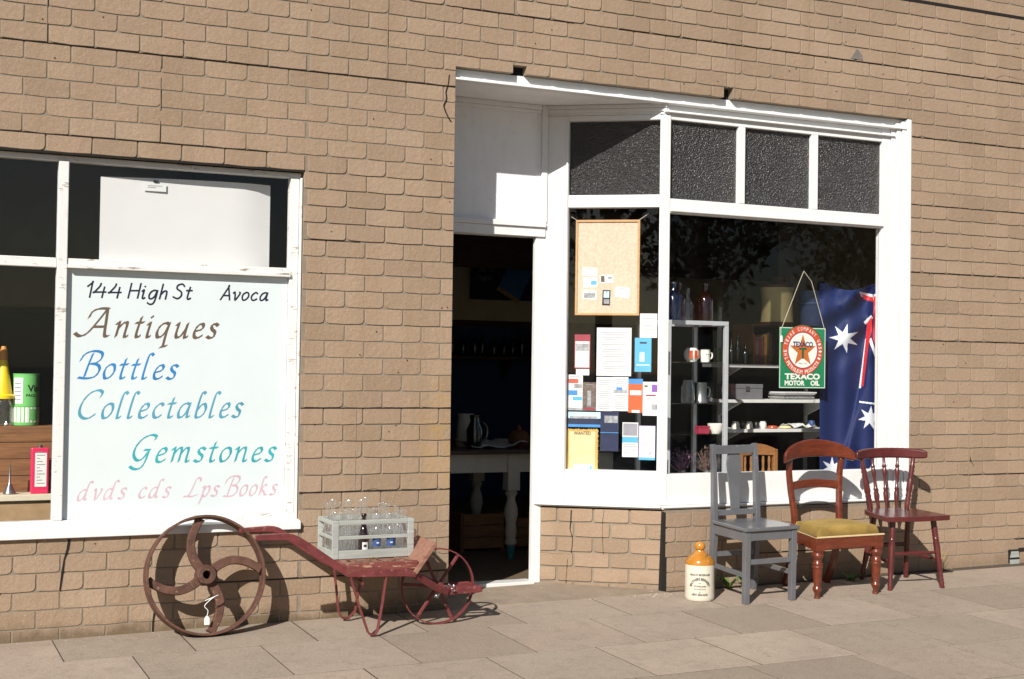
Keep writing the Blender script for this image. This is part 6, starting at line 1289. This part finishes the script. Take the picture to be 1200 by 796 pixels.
# ---- across the road: trees the window panes mirror, and more added to block skylight
random.seed(61)
def tree(label, x, y, h, cr, seed):
    random.seed(seed); t = thing('street_tree', label, 'tree', (x, y, -.40), 'trees across the road')
    f = MB(); P = spline([(x, y, -.45), (x+.1, y, h*.22), (x-.05, y+.1, h*.45), (x+.15, y, h*.7)], 5); n = len(P); f.tube(P, [lerp(.30, .08, i/(n-1)) for i in range(n)], 9)
    for i in range(7):
        a = random.uniform(0, 6.28); b = Vector((x, y, h*random.uniform(.3, .55))); f.tube(spline([b, b+Vector((math.cos(a)*cr*.4, math.sin(a)*cr*.4, h*.14)), b+Vector((math.cos(a)*cr*.75, math.sin(a)*cr*.75, h*.22))], 4), [.10-.009*k for k in range(9)], 6)
    f.build('trunk', M['bark'], t, smooth=True)
    f = MB(); cl = [(Vector((x+random.gauss(0, cr*.42), y+random.gauss(0, cr*.42), h*random.uniform(.36, .95))), cr*random.uniform(.22, .42)) for _ in range(26)]
    for i in range(5200):
        c, r_ = random.choice(cl); d = Vector((random.gauss(0, 1), random.gauss(0, 1), random.gauss(0, .8))).normalized(); p = c+d*r_*random.uniform(.5, 1.05)
        u_ = Vector((random.gauss(0, 1), random.gauss(0, 1), random.gauss(0, 1))).normalized(); v_ = u_.cross(d).normalized(); s_ = random.uniform(.07, .16)
        f.add([p-u_*s_, p+v_*s_*.5, p+u_*s_, p-v_*s_*.5], [(0, 1, 2, 3)])
    f.build('crown', M['foliage'], t)
tree('dark leafy tree across the road, mirrored in the bay window', 17.5, -20.0, 9.0, 3.4, 1)
tree('tall spreading tree across the road, farthest right in the mirrored view', 25.0, -23.0, 11.0, 4.2, 2)
tree('broad low tree across the road, left of the two tall trees', 11.5, -23.5, 5.0, 2.8, 4)

src = [o for o in bpy.data.objects if o.name.startswith('street_tree') and o.parent is None]  # extra copies, added to block low skylight and deepen shadows on the wall
for i, (x, y, s_, rz, lab) in enumerate(((-9, -19, 1.0, .8, 'large tree added across the road to cut skylight, left of the sign window view'), (-17, -23, 1.1, 2.1, 'tree far to the left across the road, added to cut skylight'), (-27, -21, 1.05, 3.3, 'leftmost tree in the row across the road, added to cut skylight'), (34, -21, 1.0, 4.0, 'tree beyond the tall spreading tree, added to cut skylight'), (45, -24, 1.1, 5.1, 'rightmost tree in the row across the road, added to cut skylight'))):
    q = copy_tree(src[i % 2]); q['label'] = lab; q.location = (x, y, -.40); q.rotation_euler = (0, 0, rz); q.scale = (s_, s_, s_)
# ================================================================== LIGHT, SKY, CAMERA
cam = bpy.data.cameras.new('camera'); co = bpy.data.objects.new('camera', cam); COL.objects.link(co)
cam.sensor_width = 36; cam.lens = F/1200*36; cam.clip_start = .05; cam.clip_end = 3000
co.matrix_world = Matrix(((rt.x, up.x, -fw.x, CAM.x), (rt.y, up.y, -fw.y, CAM.y), (rt.z, up.z, -fw.z, CAM.z), (0, 0, 0, 1)))
sc.camera = co
SD = Vector((1.01, 1.0, -.93)).normalized()
el = math.asin(-SD.z); az = math.atan2(-SD.x, -SD.y)
sun = bpy.data.lights.new('sun', 'SUN'); sun.energy = 5.0; sun.angle = R(.53); sun.color = (1.0, .955, .885)
so = bpy.data.objects.new('sun', sun); COL.objects.link(so); so.rotation_euler = SD.to_track_quat('-Z', 'Y').to_euler(); so.location = (-8, -10, 8)
wd = bpy.data.worlds.new('World'); sc.world = wd; wd.use_nodes = True; nt = wd.node_tree
sky = nt.nodes.new('ShaderNodeTexSky'); sky.sky_type = 'NISHITA'; sky.sun_disc = False; sky.sun_elevation = el; sky.sun_rotation = az
sky.dust_density = .6; sky.ozone_density = 1.2
bg = nt.nodes['Background']; bg.inputs[1].default_value = .05; nt.links.new(sky.outputs[0], bg.inputs[0])
sc.view_settings.view_transform = 'Standard'; sc.view_settings.look = 'None'; sc.view_settings.gamma = 1; sc.view_settings.exposure = .44
sc.render.engine = 'CYCLES'; sc.cycles.max_bounces = 10; sc.cycles.transparent_max_bounces = 24; sc.cycles.diffuse_bounces = 4; sc.cycles.glossy_bounces = 4
sc.render.resolution_x = 1024; sc.render.resolution_y = 679
